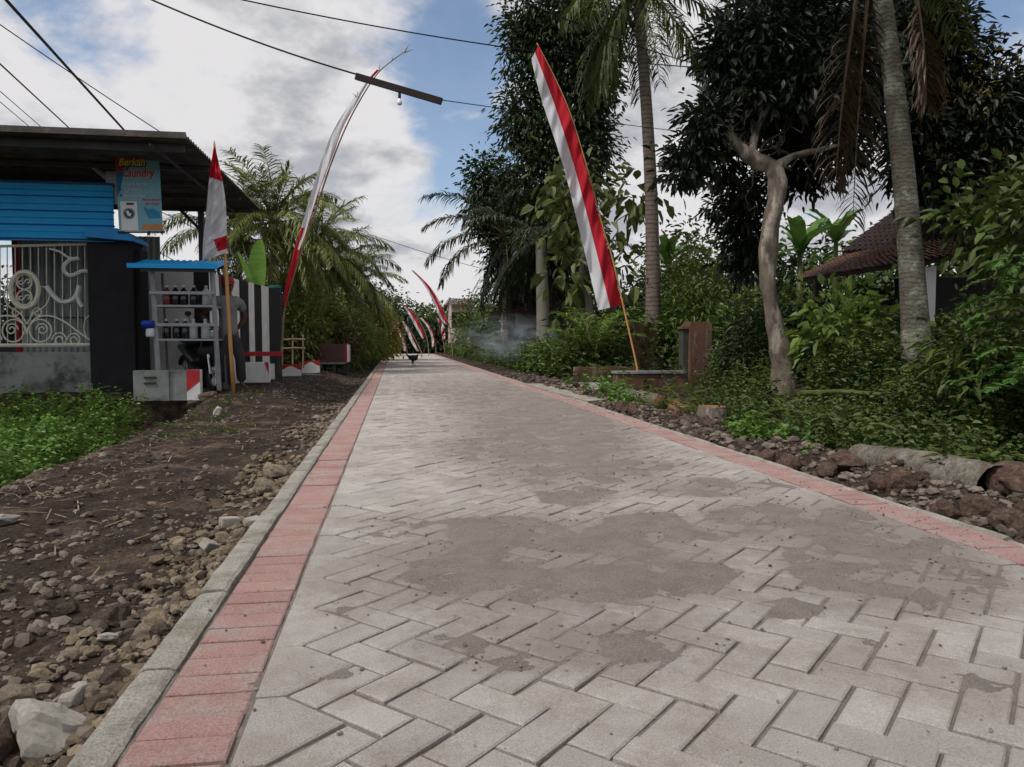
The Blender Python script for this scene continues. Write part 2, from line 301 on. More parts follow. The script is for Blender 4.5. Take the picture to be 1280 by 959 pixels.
def patchfield(X,Y):
    px,py=proj(np.stack([X,Y,X*0],-1).reshape(-1,3)); px=px.reshape(X.shape); py=py.reshape(X.shape); m=np.zeros(X.shape)
    for cx,cy,rx,ry,a in SP: m=np.maximum(m,a*np.clip(1.35-((px-cx)/rx)**2-((py-cy)/ry)**2,-1.,1))
    m=np.maximum(m,0); w=np.zeros(X.shape)
    for cx,cy,rx,ry,a in SP: w=np.maximum(w,a*np.exp(-.55*(((px-cx)/rx)**2+((py-cy)/ry)**2)))
    return m,w
def dusty(o,k=1.):
    me=o.data; co=np.zeros(len(me.vertices)*3); me.vertices.foreach_get('co',co); co=co.reshape(-1,3); m,w=patchfield(co[:,0],np.maximum(co[:,1],.8))
    d=.84*k*w+.14*fbm(co[:,0]*1.1,co[:,1]*.8,44)+.10*k*ss(5,16,co[:,1])-.04; a=me.attributes.new('dust','FLOAT','POINT'); a.data.foreach_set('value',d.astype(np.float32))
YE=52.; mb=MB(); x0=XL+S
kmax=int(YE/S)+4
for kk in range(-4,kmax):
    if kk%4==0:                       # one leaning row
        for X0 in range(0,31,2):
            p=[(X0,kk),(X0+2,kk+2),(X0+3,kk+1),(X0+1,kk-1)]
            block(mb,[(x0+a*S,b*S) for a,b in p])
    if kk%4==3:
        for X0 in range(1,30,2):
            p=[(X0,kk),(X0+1,kk+1),(X0+3,kk-1),(X0+2,kk-2)]
            block(mb,[(x0+a*S,b*S) for a,b in p])
    if kk%4==0:                       # pointed edge pieces
        block(mb,[(x0+a*S,b*S) for a,b in ((-1,kk),(0,kk),(2,kk+2),(0,kk+4),(-1,kk+4))])
        block(mb,[(x0+a*S,b*S) for a,b in ((34,kk+1),(33,kk+1),(31,kk+3),(33,kk+5),(34,kk+5))][::-1])
o=mb.build('road','paver'); dusty(o); tag(o,kind='structure')
mb=MB()
y=-1.
while y<YE:
    for xa in (XL-.213,XR+.003):
        block(mb,[(xa,y),(xa+.21,y),(xa+.21,y+.105),(xa,y+.105)],gap=.0040)
    y+=.1055
o=mb.build('road_edging','red'); dusty(o,.30); tag(o,kind='structure')
mb=MB(); 
for r_ in range(2):
    x=XL+.05
    while x<XR-.1: mb.box((x,25.0+r_*.108,-.02),(x+.205,25.1+r_*.108,.010)); x+=.21
o=mb.build('road_cross_band','red'); tag(o,kind='structure')
mb=MB()
def kseg(mb,x,w,y,L,top,slope):
    a=x+random.gauss(0,.003); z=top+random.gauss(0,.003); yy=np.linspace(y+.004,y+L-.004,9)
    pr=[(0,-.2),(0,z-.02),(.012,z-.004),(.03,z),(w-.02,z),(w-.006,z-.006),(w,-.2)]
    V=[(a+q[0]+random.gauss(0,.0012),v,q[1]+(random.gauss(0,.0014) if q[1]>-.1 else 0)) for v in yy for q in pr]; n=len(pr)
    F=[[i*n+j,i*n+j+1,(i+1)*n+j+1,(i+1)*n+j] for i in range(8) for j in range(n-1)]
    mb.add(V,F,FN=[list(range(n)),list(range(8*n,9*n))[::-1]])
y=-1.
while y<YE:
    L=.6; kseg(mb,XL-.215-.108,.104,y,L,.0035,0); kseg(mb,XR+.216,.055,y+.2,L,.004,0); y+=L
o=mb.build('kerb','kerb',smooth=False); tag(o,kind='structure')
# sand lying in the joints and heaped over parts of the paving
def sandgrid(x0,x1,y0,y1,st,sty):
    xs=np.arange(x0,x1,st); ys=np.arange(y0,y1,sty); X,Y=np.meshgrid(xs,ys)
    m,_w=patchfield(X,Y)
    n=(fbm(X*6.5,Y*5,9,6)-.5)*2; n2=(vn(X*60,Y*60,3)-.5)+(vn(X*25,Y*25,8)-.5)
    dust=.30*ss(4,14,Y)
    z=-.0082+.0128*m+.0125*n*(.30+m)+.004*(fbm(X*1.7,Y*1.2,71)-.5)*ss(2.5,5,Y)+n2*.0030
    z=z+ss(.9,.2,XR+.2-X)*.004*ss(.4,.6,fbm(X*2,Y*1.1,21))
    z=np.minimum(z,.0075)-ss(.02,0,X-XL+.2)*.006-ss(XR-.08,XR+.03,X)*.014*(1-.6*ss(.62,.7,fbm(X*1.2,Y*.9,33)))*ss(2.2,2.5,Y)
    nx=len(xs); ny=len(ys); i=np.arange(ny-1)[:,None]*nx; j=np.arange(nx-1)[None]
    return np.stack([X,Y,z],-1).reshape(-1,3),np.stack([i+j,i+j+1,i+nx+j+1,i+nx+j],-1).reshape(-1,4)
mb=MB()
xa=XL-.23; xb=KR-.04
for (a,b,s1,s2) in ((.6,3.5,.012,.012),(3.488,7.5,.018,.022),(7.48,16,.03,.06),(15.95,52,.06,.25)): mb.add(*sandgrid(xa,xb,a,b,s1,s2))
o=mb.build('sand','sand',smooth=True); tag(o,kind='structure')
# grit on the paving, gravel beside it
def ico():
    t=(1+5**.5)/2; V=np.array([(-1,t,0),(1,t,0),(-1,-t,0),(1,-t,0),(0,-1,t),(0,1,t),(0,-1,-t),(0,1,-t),(t,0,-1),(t,0,1),(-t,0,-1),(-t,0,1)],float); V/=np.linalg.norm(V[0])
    Fc=np.array([(0,11,5),(0,5,1),(0,1,7),(0,7,10),(0,10,11),(1,5,9),(5,11,4),(11,10,2),(10,7,6),(7,1,8),(3,9,4),(3,4,2),(3,2,6),(3,6,8),(3,8,9),(4,9,5),(2,4,11),(6,2,10),(8,6,7),(9,8,1)])
    return V,Fc
IV,IF=ico()
def pebbles(mb,pts,size,rng,flat_=.6):
    n=len(pts)
    if n==0: return
    V=IV[None]*(1+rng.uniform(-.28,.28,(n,12,1)))
    sc_=np.stack([rng.uniform(.7,1.3,n),rng.uniform(.7,1.3,n),rng.uniform(.45,.9,n)*flat_/.6],1)*size[:,None]; V=V*sc_[:,None]
    a=rng.uniform(0,6.28,n); c,s_=np.cos(a)[:,None],np.sin(a)[:,None]
    V=np.stack([V[...,0]*c-V[...,1]*s_,V[...,0]*s_+V[...,1]*c,V[...,2]],-1)+pts[:,None]
    mb.add(V.reshape(-1,3),F3=(IF[None]+np.arange(n)[:,None,None]*12).reshape(-1,3))
mb=MB(); n=17000
yy=.8+RNG.random(n)**1.7*13; xx=XL-.3+RNG.random(n)*(KR-XL+.3)
px,py=proj(np.stack([xx,yy,xx*0],1)); mk=np.zeros(n)
for cx,cy,rx,ry,a in SP: mk=np.maximum(mk,a*np.clip(1.5-((px-cx)/rx)**2-((py-cy)/ry)**2,0,1))
keep=RNG.random(n)<.06+.94*mk; xx=xx[keep];yy=yy[keep]
sz=.0016+.0035*RNG.random(len(xx))**3*1.6
pebbles(mb,np.stack([xx,yy,np.full(len(xx),.003)],1),sz,RNG)
o=mb.build('grit','grit'); tag(o,'fine grit strewn over the sandy patches of the paving','grit',kind='stuff')
mb=MB(); n=20000
yy=.7+RNG.random(n)**1.6*12.5; xx=KL-.02-RNG.random(n)**1.1*(1.2+yy*.30)
cl=fbm(xx*1.3,yy*1.3,31); keep=(RNG.random(n)<ss(.45,.68,cl)*.9+.06+.5*ss(KL-.45,KL-.1,xx))&(xx>KL-3.2); xx=xx[keep];yy=yy[keep]
sz=.004+.028*RNG.random(len(xx))**4+.003*ss(3,9,yy)
pebbles(mb,np.stack([xx,yy,ter(xx,yy)+sz*.15],1),sz,RNG)
n=6500; yy=1.5+RNG.random(n)**1.5*18; xx=KR+.02+RNG.random(n)**1.5*.75; sz=.007+.03*RNG.random(n)**2.5
pebbles(mb,np.stack([xx,yy,ter(xx,yy)+sz*.2],1),sz,RNG)
n=2500; yy=11+RNG.random(n)*13; xx=KL-RNG.random(n)*2.3; sz=.008+.02*RNG.random(n)**3
pebbles(mb,np.stack([xx,yy,ter(xx,yy)+sz*.1],1),sz,RNG)
o=mb.build('gravel','gravel')
mb=MB(); n=5200; yy=1.2+RNG.random(n)**1.4*11; xx=KL-.015-RNG.random(n)**1.3*(.30+.02*yy); keep=RNG.random(n)<ss(.40,.60,fbm(xx*2.2,yy*1.6,51))+.08; xx=xx[keep];yy=yy[keep]; sz=.004+.030*RNG.random(len(xx))**4
pebbles(mb,np.stack([xx,yy,ter(xx,yy)+sz*.3+.02*ss(.5,.7,fbm(xx*2.2,yy*1.6,51))],1),sz,RNG)
tag(mb.build('rubble','rubble'),'tan crumbled rubble heaped against the left kerb','rubble',kind='stuff')
o=bpy.data.objects['gravel']; tag(o,'small loose gravel over the dark soil of both verges','gravel',kind='stuff')
# straw litter
mb=MB(); n=900; yy=2.2+RNG.random(n)*7.5; xx=KL-.35-RNG.random(n)*2.6; L=.03+.12*RNG.random(n); a=RNG.uniform(0,6.28,n); z=ter(xx,yy)+.012
keep=RNG.random(n)<ss(-1.2,-2.4,xx-.05*yy)*.9+.07; xx,yy,L,a,z=[q[keep] for q in (xx,yy,L,a,z)]
d=np.stack([np.cos(a),np.sin(a),RNG.uniform(-.1,.25,len(a))],1)*L[:,None]; w=np.stack([-np.sin(a),np.cos(a),a*0],1)*.003; p=np.stack([xx,yy,z],1)
V=np.stack([p-w,p+w,p+d+w,p+d-w],1); mb.add(V.reshape(-1,3),np.arange(len(a)*4).reshape(-1,4))
o=mb.build('straw','straw'); tag(o,'dry straw and grass litter scattered on the left verge','straw',kind='stuff')
# rocks
import bmesh
def rockmesh(seed,sub=3,ang=.30,box_=False):
    bm=bmesh.new(); 
    if box_: 
        bmesh.ops.create_cube(bm,size=1.6); bmesh.ops.bevel(bm,geom=bm.edges[:],offset=.10,segments=2,affect='EDGES'); bmesh.ops.subdivide_edges(bm,edges=bm.edges[:],cuts=2,use_grid_fill=True)
    else: bmesh.ops.create_icosphere(bm,subdivisions=sub,radius=1)
    rr=random.Random(seed); pl=[(Vector((rr.gauss(0,1),rr.gauss(0,1),rr.gauss(0,.8))).normalized(),rr.uniform(.55,.85)) for _ in range(9)]
    from mathutils import noise
    for v in bm.verts:
        if not box_:
            for nn,dd in pl:
                e=v.co.dot(nn)-dd
                if e>0: v.co-=nn*e*.9
        v.co+=v.co.normalized()*(noise.fractal(v.co*1.7+Vector((seed*3.1,0,0)),1.,2.,3)*ang*(.3 if box_ else .55))
    me=bpy.data.meshes.new('rock'); bm.to_mesh(me); bm.free()
    for q in me.polygons: q.use_smooth=False
    return me
RK=[rockmesh(k) for k in range(8)]; RB=[rockmesh(40+k,box_=True) for k in range(3)]
RMS={}
def rock(pt,s,m,label,cat='rock',group=None,var=None,rot=None,boxy=False,name='rock'):
    k=random.randrange(3 if boxy else 8) if var is None else var; key=(k,m,boxy)
    if key not in RMS:
        me=(RB if boxy else RK)[k].copy(); me.materials.append(M[m]); RMS[key]=me
    o=bpy.data.objects.new(name,RMS[key]); COL.objects.link(o)
    s=(s,s,s) if np.isscalar(s) else s
    o.scale=s; o.rotation_euler=rot or (random.uniform(-.3,.3),random.uniform(-.3,.3),random.uniform(0,6.28))
    o.location=pt; return tag(o,label,cat,group)
rs=random.Random(3)
# along the left kerb
for k in range(95):
    y=1.3+rs.random()**1.5*9; x=KL-.03-rs.random()**1.4*(.34+.02*y); s=rs.uniform(.014,.040)*(1+.5*(rs.random()<.15))
    c=fbm(np.array([x*2.]),np.array([y*2.]),3)[0]; m='rocktan' if rs.random()<.6 else 'rock'
    rock((x,y,T(x,y)+s*.25),(s*rs.uniform(.8,1.3),s*rs.uniform(.8,1.4),s*rs.uniform(.6,.9)),m,'tan stone in the rubble heaped against the outer side of the left kerb',group='stones along the left kerb')
for k in range(55):
    y=1.6+rs.random()**1.3*9.5; x=KL-.3-rs.random()*(.9+.16*y); s=rs.uniform(.011,.030)+.0016*y
    if x<KL-2.5: continue
    rock((x,y,T(x,y)+s*.15),(s*rs.uniform(.8,1.3),s*rs.uniform(.8,1.4),s*rs.uniform(.5,.8)),'rock','rounded grey brown stone lying loose on the dark soil of the left verge',group='loose stones on the left verge')
for k in range(95):
    y=2.6+rs.random()**1.3*13; x=KR+.06+rs.random()**1.3*.62; s=(.022+.085*rs.random()**2)*(1 if y<9 else .85)
    rock((x,y,T(x,y)+s*.35),(s*rs.uniform(.8,1.3),s*rs.uniform(.8,1.4),s*rs.uniform(.6,.95)),'rockred','dark red brown lump of earth and rock heaped along the right road edge',group='dark rocks along the right edge')
def sp(px,py,z,s,m,label,boxy=False,rot=None,var=0,dz=.3):
    g=G(px,py,z); rock((g.x,g.y,z+ (s[2] if not np.isscalar(s) else s)*dz),s,m,label,boxy=boxy,rot=rot,var=var,name='concrete_chunk' if boxy else 'rock',cat='concrete chunk' if boxy else 'rock')
sp(60,925,-.09,(.085,.10,.075),'rockpale','large pale broken concrete chunk in the bottom left corner by the kerb',False,(.5,.3,1.9),5)
sp(18,880,-.1,(.055,.05,.035),'rocktan','yellowish stone at the left picture edge beside the pale broken chunk',False,None,2)
sp(95,875,-.1,(.05,.04,.03),'rockpale','pale pebbly stone just behind the large broken chunk',False,None,3)
sp(160,905,-.1,(.06,.075,.06),'rocktan','brown crumbly clod wedged between the kerb and the pale chunk',False,None,4)
sp(160,850,-.1,(.06,.10,.04),'rocktan','long tan clod lying against the kerb behind the broken chunks',False,None,5)
sp(0,945,-.1,(.05,.05,.05),'rockred','reddish stone in the very bottom left corner',False,None,6)
sp(287,655,-.08,(.055,.042,.03),'rockpale','flat pale grey paving offcut beside the left kerb',True,(0,.1,.5),0)
sp(318,655,-.07,(.05,.042,.028),'rockpale','second pale grey offcut touching the kerb, right of the other',True,(.1,0,.9),2)
sp(262,684,-.08,(.05,.03,.025),'rockpale','small triangular white chunk in front of the pale offcuts',True,(.5,.4,1.1),1)
sp(135,797,-.1,(.035,.022,.012),'rockpale','flat pale stone alone on dark soil at lower left',False,(0,0,0),1)
sp(4,652,-.1,(.08,.05,.03),'rockpale','pale flat stone at the left picture edge near the weeds',False,None,7)
sp(345,593,-.05,(.10,.07,.05),'rocktan','large tan rock by the kerb beyond the pale offcuts',False,None,2)
sp(330,610,-.05,(.08,.06,.04),'rocktan','rounded orange brown rock in front of the large tan one',False,None,6)
sp(272,518,-.08,(.05,.06,.09),'rockpale','upright white pointed stone on the rubble below the fuel stand',False,(.2,.5,0),3)
for px,py,s,l in ((1225,640,.10,'biggest dark brown boulder in front of the fallen trunk'),(1262,655,.09,'dark boulder at the right picture edge under the fallen trunk'),(1100,607,.08,'orange brown boulder left of the fallen trunk end'),(1165,640,.075,'dark lump between the boulders and the right paving edge'),(1240,690,.06,'low reddish clod nearest the right picture edge'),(1035,590,.075,'squat dark rock beside the weeds right of the road'),(968,563,.08,'brown rock pile top near the tree stump right of the road')):
    g=G(px,py,0); x=max(g.x,KR+s*.9); rock((x,g.y,s*.1),(s,s*1.15,s*.7),'rockred',l)
for px,py,s,l in ((262,497,.16,'grey boulder at the foot of the red and white block'),(285,500,.13,'grey boulder under the bamboo flagpole foot'),(240,505,.10,'small dark boulder left of the flagpole boulders')):
    g=PY(px,py,11.6); rock((g.x,11.6,g.z),(s,s,s*.6),'rock',l)
def part(mb,name,m,root,smooth=False,label=None):
    o=mb.build(name,m,loc=tuple(root.location),smooth=smooth); o.parent=root; o.location=(0,0,0)
    if label: o['label']=label
    return o
# ------------------------------------------------------------------ foliage
def cr_(pts,n=8):
    out=[]; p=[pts[0]]+list(pts)+[pts[-1]]
    for i in range(1,len(p)-2):
        for k in range(n):
            t=k/n; out.append(tuple(.5*((2*p[i][j])+(-p[i-1][j]+p[i+1][j])*t+(2*p[i-1][j]-5*p[i][j]+4*p[i+1][j]-p[i+2][j])*t*t+(-p[i-1][j]+3*p[i][j]-3*p[i+1][j]+p[i+2][j])*t**3) for j in range(len(pts[0]))))
    out.append(tuple(pts[-1])); return out
def knotty(mb,pts,rad,n,rng,amt=.07):
    k=8 if len(pts)>4 else 10; q=cr_([tuple(p)+(r_,) for p,r_ in zip(pts,rad)],k); c=np.array(q); m=len(c)
    ph=rng.uniform(0,6,6); t=np.arange(m)/max(1,m-1)*len(pts)
    rr=c[:,3]*(1+amt*np.sin(t*3.1+ph[0])+amt*.7*np.sin(t*7.3+ph[1])); v0=mb.n; mb.tube(c[:,:3],rr,n)
    V=mb.v[-1]; ang=np.tile(np.arange(n)/n*2*math.pi,m); tt=np.repeat(t,n); ctr=np.repeat(c[:,:3],n,0)
    f=1+amt*.9*np.sin(ang*2+tt*1.9+ph[2])+amt*.8*np.sin(ang*3-tt*2.7+ph[3])+amt*.5*np.sin(ang*5+tt*9+ph[4])+rng.normal(0,amt*.12,len(V)); mb.v[-1]=ctr+(V-ctr)*f[:,None]
def nrm(v): return v/(np.linalg.norm(v,axis=-1,keepdims=True)+1e-9)
def leaves(mb,C,D,L,W,rng,droop=.25,fold=.18):
    n=len(C); L=np.broadcast_to(L,(n,)).astype(float)[:,None]; W=np.broadcast_to(W,(n,)).astype(float)[:,None]
    D=nrm(D); up=np.array([0,0,1.])+rng.normal(0,.45,(n,3)); S_=nrm(np.cross(D,up)); N=np.cross(S_,D)
    dz=np.array([0,0,-1.])
    V=np.stack([C, C+D*L*.32+S_*W*.5+N*W*fold, C+D*L*.72+S_*W*.38+N*W*fold+dz*L*droop*.5, C+D*L+dz*L*droop, C+D*L*.72-S_*W*.38+N*W*fold+dz*L*droop*.5, C+D*L*.32-S_*W*.5+N*W*fold],1)
    b=np.arange(n)[:,None]*6
    mb.add(V.reshape(-1,3),np.concatenate([b+np.array([0,1,2,3]),b+np.array([0,3,4,5])]))
def crown(lobes,ncl,lp,L,W,spread,rng,down=.2,inner=.5,droop=.25,mb=None,keep=None):
    mb=mb or MB(); w=np.array([q[1][0]*q[1][2] for q in lobes]); w=w/w.sum()
    ids=rng.choice(len(lobes),ncl,p=w)
    c0=np.array([tuple(q[0]) for q in lobes],float)[ids]; rr=np.array([q[1] for q in lobes],float)[ids]
    u=nrm(rng.normal(size=(ncl,3))); rad=inner+(1-inner)*rng.random(ncl)**.6
    bump=1+.22*np.sin(u[:,0]*5+c0[:,0])*np.cos(u[:,2]*6+c0[:,2])
    cc=c0+u*rr*(rad*bump)[:,None]
    k=rng.poisson(lp,ncl); cid=np.repeat(np.arange(ncl),k); n=len(cid)
    off=rng.normal(0,1,(n,3))*spread*rng.uniform(.6,1.4,(ncl,1))[cid]; 
    C=cc[cid]+off; D=nrm(off)*.8+nrm(u*rr)[cid]*.5+rng.normal(0,.35,(n,3)); D[:,2]-=down
    if keep is not None: q=keep(C); C=C[q];D=D[q]; n=len(C)
    s=rng.uniform(.65,1.2,n); leaves(mb,C,D,L*s,W*s,rng,droop)
    return mb,cc
def limb(mb,a,b,r0,r1,rng,n=7,wob=.08):
    a=np.array(a,float);b=np.array(b,float); t=np.linspace(0,1,n)[:,None]; L=np.linalg.norm(b-a)
    p=a+(b-a)*t+rng.normal(0,wob*L,(n,3))*(t*(1-t))*2
    mb.tube(p,np.linspace(r0,r1,n),7)
def shrub(x,y,rx,rz,m,label,cat='shrub',group=None,n=120,lp=9,L=.12,W=.05,seed=0,name='shrub',z=None,ry=None,stems=5,down=0.,inner=.35,m_stem='bark_dark',droop=.3):
    rng=np.random.default_rng(seed+int(abs(x)*100)+int(y*10)); z=T(x,y) if z is None else z; ry=ry or rx
    root=empty(name,(x,y,z),label,cat,group)
    lob=[((x+rng.uniform(-.35,.35)*rx,y+rng.uniform(-.3,.3)*ry,z+rz*rng.uniform(.40,.62)),(rx*rng.uniform(.6,.95),ry*rng.uniform(.6,.95),rz*rng.uniform(.38,.55))) for _ in range(4)]
    mb,cc=crown(lob,n,lp,L,W,max(L*.8,.07),rng,down,inner,droop)
    part(mb,'foliage',m,root)
    mb=MB()
    for k in range(stems): limb(mb,(x+rng.normal(0,.06),y+rng.normal(0,.06),z-.05),cc[rng.integers(len(cc))],.012+.006*rz,.004,rng)
    part(mb,'stem',m_stem,root)
    return root
def tree(base,pts,rad,lobes,m,label,cat='tree',group=None,ncl=700,lp=14,L=.14,W=.06,spread=.16,seed=1,bark='bark_dark',nl=14,name='tree',extra=(),down=.3,inner=.45,keep=None,droop=.25,sec=None,lr=None):
    rng=np.random.default_rng(seed); root=empty(name,base,label,cat,group)
    mb,cc=crown(lobes,ncl,lp,L,W,spread,rng,down,inner,droop,keep=keep)
    part(mb,'crown',m,root)
    if sec:   # flowering sprays with a colour of their own
        mb,_=crown(lobes,sec[1],sec[2],L*.6,W*.6,spread*.9,rng,-.3,.93,0,keep=keep); part(mb,'blossom',sec[0],root)
    mb=MB(); knotty(mb,pts,rad,16,rng)
    for q,r in extra: knotty(mb,q,r,10,rng,.09)
    top=np.array(pts[-1])
    for k in range(nl):
        e=cc[rng.integers(len(cc))]; s=np.array(pts[-1-rng.integers(0,min(3,len(pts)))]); limb(mb,s,s+(e-s)*.9,(lr or rad[-1])*rng.uniform(.35,.7),.01,rng,9,.12)
    part(mb,'trunk',bark,root,smooth=True)
    return root
# palm fronds: leaf stalk along +x, one mesh per elevation
def frondmesh(mbs,length,e0,bend,nl=46,ll=.55,wd=.035,hang=.6,rng=RNG,side=1.,start=.14,rw=.022,curl=0.,tail=.35,sideang=1.0):
    N=22; t=np.linspace(0,1,N); ang=e0-bend*t**1.35; ds=length/(N-1)
    x=np.concatenate([[0],np.cumsum(np.cos(ang[:-1])*ds)]); z=np.concatenate([[0],np.cumsum(np.sin(ang[:-1])*ds)]); y=curl*t**2*length
    Pp=np.stack([x,y,z],1)
    mbs[0].tube(Pp,rw*(1.25-1.1*t),5)
    tt=np.repeat(np.linspace(start,1,nl),2)+rng.normal(0,.004,nl*2); tt=np.clip(tt,0,1); sd=np.tile([1,-1],nl)
    B=np.stack([np.interp(tt,t,Pp[:,k]) for k in range(3)],1); a=np.interp(tt,t,ang)
    Tn=np.stack([np.cos(a),a*0,np.sin(a)],1); Nn=np.stack([-np.sin(a),a*0,np.cos(a)],1)
    prof=(np.sin(np.pi*np.clip((tt-start*.6)/(1.15-start*.6),0,1))**.6)*(1-.3*tt); l=(ll*prof*rng.uniform(.72,1.15,len(tt)))[:,None]
    D=nrm(Tn*(tail+.5*tt[:,None])+np.stack([tt*0,sd*side*sideang,tt*0],1)+Nn*.18+rng.normal(0,.14,(len(tt),3)))
    hh=(hang*rng.uniform(.6,1.4,len(tt)))[:,None]; dn=np.array([[0,0,-1.]])
    D2=nrm(D+dn*hh); D3=nrm(D2+dn*hh*1.2)
    w=nrm(np.cross(D,np.array([0,0,1.])+rng.normal(0,.25,D.shape)))*wd*.5
    p1=B+D*l*.35; p2=p1+D2*l*.35; p3=p2+D3*l*.3
    V=np.stack([B-w*.5,B+w*.5,p1+w,p2+w*.8,p3,p2-w*.8,p1-w],1); b=np.arange(len(tt))[:,None]*7
    mbs[1].add(V.reshape(-1,3),np.concatenate([b+np.array([0,1,2,6]),b+np.array([6,2,3,5])]),b+np.array([5,3,4]))
FR={}
def frondobj(cls,mleaf,scale_l=1.):
    key=(cls,mleaf)
    if key not in FR:
        e0,bend,ln=[(1.45,.35,2.4),(1.2,.9,3.2),(.9,1.25,3.6),(.6,1.35,3.7),(.25,1.35,3.7),(-.15,1.15,3.6),(-.6,.8,3.4),(-1.05,.45,3.1)][cls]
        a,b=MB(),MB(); frondmesh((a,b),ln,e0,bend,nl=50,ll=1.02,wd=.050,hang=.30+.13*cls,rng=np.random.default_rng(cls+5),rw=.026)
        m=MB(); m.mi=0
        for q,k in ((a,0),(b,1)):
            for arr in q.f4: pass
        # merge stalk and leaflets in one mesh with two materials
        m.v=a.v+b.v; m.n=a.n+b.n
        m.f4=[f for f in a.f4]+[f+a.n for f in b.f4]; m.m4=[np.full(len(f),0) for f in a.f4]+[np.full(len(f),1) for f in b.f4]
        m.f3=[f for f in a.f3]+[f+a.n for f in b.f3]; m.m3=[np.full(len(f),0) for f in a.f3]+[np.full(len(f),1) for f in b.f3]
        m.fn=[(f,0) for f,_ in a.fn]
        o=m.build('frond',['rachis',mleaf]); FR[key]=o.data; bpy.data.objects.remove(o)
    return FR[key]
def palm(base,top,label,mleaf='frond',sc_=1.,nf=20,r=.15,seed=1,bark='bark_palm2',group='coconut palms',lean=.0,classes=(0,1,1,2,2,3,3,3,4,4,4,5,5,5,6,6,6,7,7,6),nuts=True,az0=0,bend=(0,0),cat='palm tree',skip=None,fscale=None):
    rng=random.Random(seed); root=empty('coconut_palm',base,label,cat,group); base=Vector(base); top=Vector(top)
    mb=MB(); n=26; pts=[]; rad=[]
    for k in range(n):
        t=k/(n-1); p=base.lerp(top,t)+Vector((bend[0],bend[1],0))*math.sin(t*math.pi); pts.append(p+Vector((0,0,-.1 if k==0 else 0))); rad.append(r*(1-.42*t**.6)*(1+.45*math.exp(-t*14)))
    mb.tube(pts,rad,14); part(mb,'trunk',bark,root,smooth=True)
    for k in range(nf):
        cls=classes[k%len(classes)]; az=az0+k*2.39996+rng.uniform(-.2,.2)
        if skip and skip(az%(2*math.pi),cls): continue
        o=bpy.data.objects.new('frond',frondobj(cls,mleaf)); COL.objects.link(o); o.parent=root
        s=sc_*rng.uniform(.85,1.1); o.location=top-base+Vector((0,0,.15*sc_)); o.rotation_euler=(rng.uniform(-.15,.15),0,az); o.scale=(s,s,s)
    if nuts:
        for k in range(7):
            a=k*.9+seed; mb=MB(); c=top+Vector((math.cos(a)*.26,math.sin(a)*.26,-.12-.1*(k%2)))*1.
            mb.lathe((c.x,c.y,c.z),[(.01,-.14),(.08,-.11),(.12,0),(.09,.1),(.01,.14)],9); part(mb,'coconut','coconut',root,smooth=True)
    return root
# ------------------------------------------------------------------ palms on the left behind the wall
def gz(px,py,d): p=P(px,py,d); return p
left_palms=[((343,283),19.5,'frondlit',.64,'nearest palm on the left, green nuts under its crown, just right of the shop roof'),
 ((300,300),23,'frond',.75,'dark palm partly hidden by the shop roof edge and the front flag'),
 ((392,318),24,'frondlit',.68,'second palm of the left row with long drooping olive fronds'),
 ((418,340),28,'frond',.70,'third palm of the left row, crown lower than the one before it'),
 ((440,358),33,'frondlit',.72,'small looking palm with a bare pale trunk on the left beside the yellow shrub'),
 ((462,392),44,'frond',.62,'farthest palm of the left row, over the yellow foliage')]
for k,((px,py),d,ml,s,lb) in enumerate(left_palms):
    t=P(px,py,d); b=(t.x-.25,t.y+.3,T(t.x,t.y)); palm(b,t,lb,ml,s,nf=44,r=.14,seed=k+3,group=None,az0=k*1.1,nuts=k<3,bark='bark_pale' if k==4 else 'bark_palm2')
# shrubs of the garden on the left
lg=[(372,400,20.3,1.0,2.4,'leaf_hedge',.15,.055,'dark leafy shrub at the end of the black and white wall'),(402,390,22.8,1.0,2.6,'leaf_hedge',.14,.05,'olive shrub with thin tangled leaves between two left palms'),
 (430,400,24,1.0,2.2,'leaf_hedge',.13,.05,'mid green bush behind the brown planter box'),(374,430,20.2,.5,1.0,'leaf_brown',.12,.03,'browning bush with dry leaves behind the white planters'),
 (415,418,22.7,.8,1.5,'leaf_brown',.10,.04,'reddish brown plants right behind the planter box'),(448,425,27,.9,1.4,'leaf_hedge',.14,.05,'light green grassy bush right of the planter box'),
 (470,405,34,.95,2.6,'leaf_yellow',.22,.07,'bright yellow green shrub by the left road edge'),(458,430,30,.8,1.2,'leaf_olive',.2,.04,'low olive bush in front of the yellow shrub'),
 (474,420,44,1.0,2.2,'leaf_mid',.16,.06,'green bush farthest along the left edge'),(352,395,22,1.2,2.2,'leaf_dark',.15,.06,'shaded bush directly behind the right end of the striped wall')]
for k,(px,py,d,rx,rz,m,L,W,lb) in enumerate(lg):
    g=P(px,py,d); shrub(g.x,g.y,rx,rz,m,lb,n=380,lp=10,L=L,W=W,seed=k,inner=.3)
# weeds
def ground_cover(name,label,pts,m,L=.07,W=.035,h=.3,k=9,seed=0,parent=None,gx=1.):
    rng=np.random.default_rng(seed); n=len(pts); hh=h*rng.uniform(.45,1.15,n)*(.45+1.25*ss(.35,.65,fbm(pts[:,0]*1.1,pts[:,1]*1.1,seed+60))); idx=np.repeat(np.arange(n),k); t=rng.random(n*k)**.8
    lean=rng.normal(0,.3,(n,2)); C=np.stack([pts[idx,0]+lean[idx,0]*hh[idx]*t,pts[idx,1]+lean[idx,1]*hh[idx]*t,pts[idx,2]+hh[idx]*t],1)
    a=rng.uniform(0,6.28,n*k); D=np.stack([np.cos(a),np.sin(a),rng.uniform(-.15,.7,n*k)],1); s=rng.uniform(.6,1.3,n*k)
    mb=MB(); leaves(mb,C,D,L*s,W*s,rng,.3); 
    o=mb.build(name,m); tag(o,label,name.replace('_',' '),kind='stuff'); return o
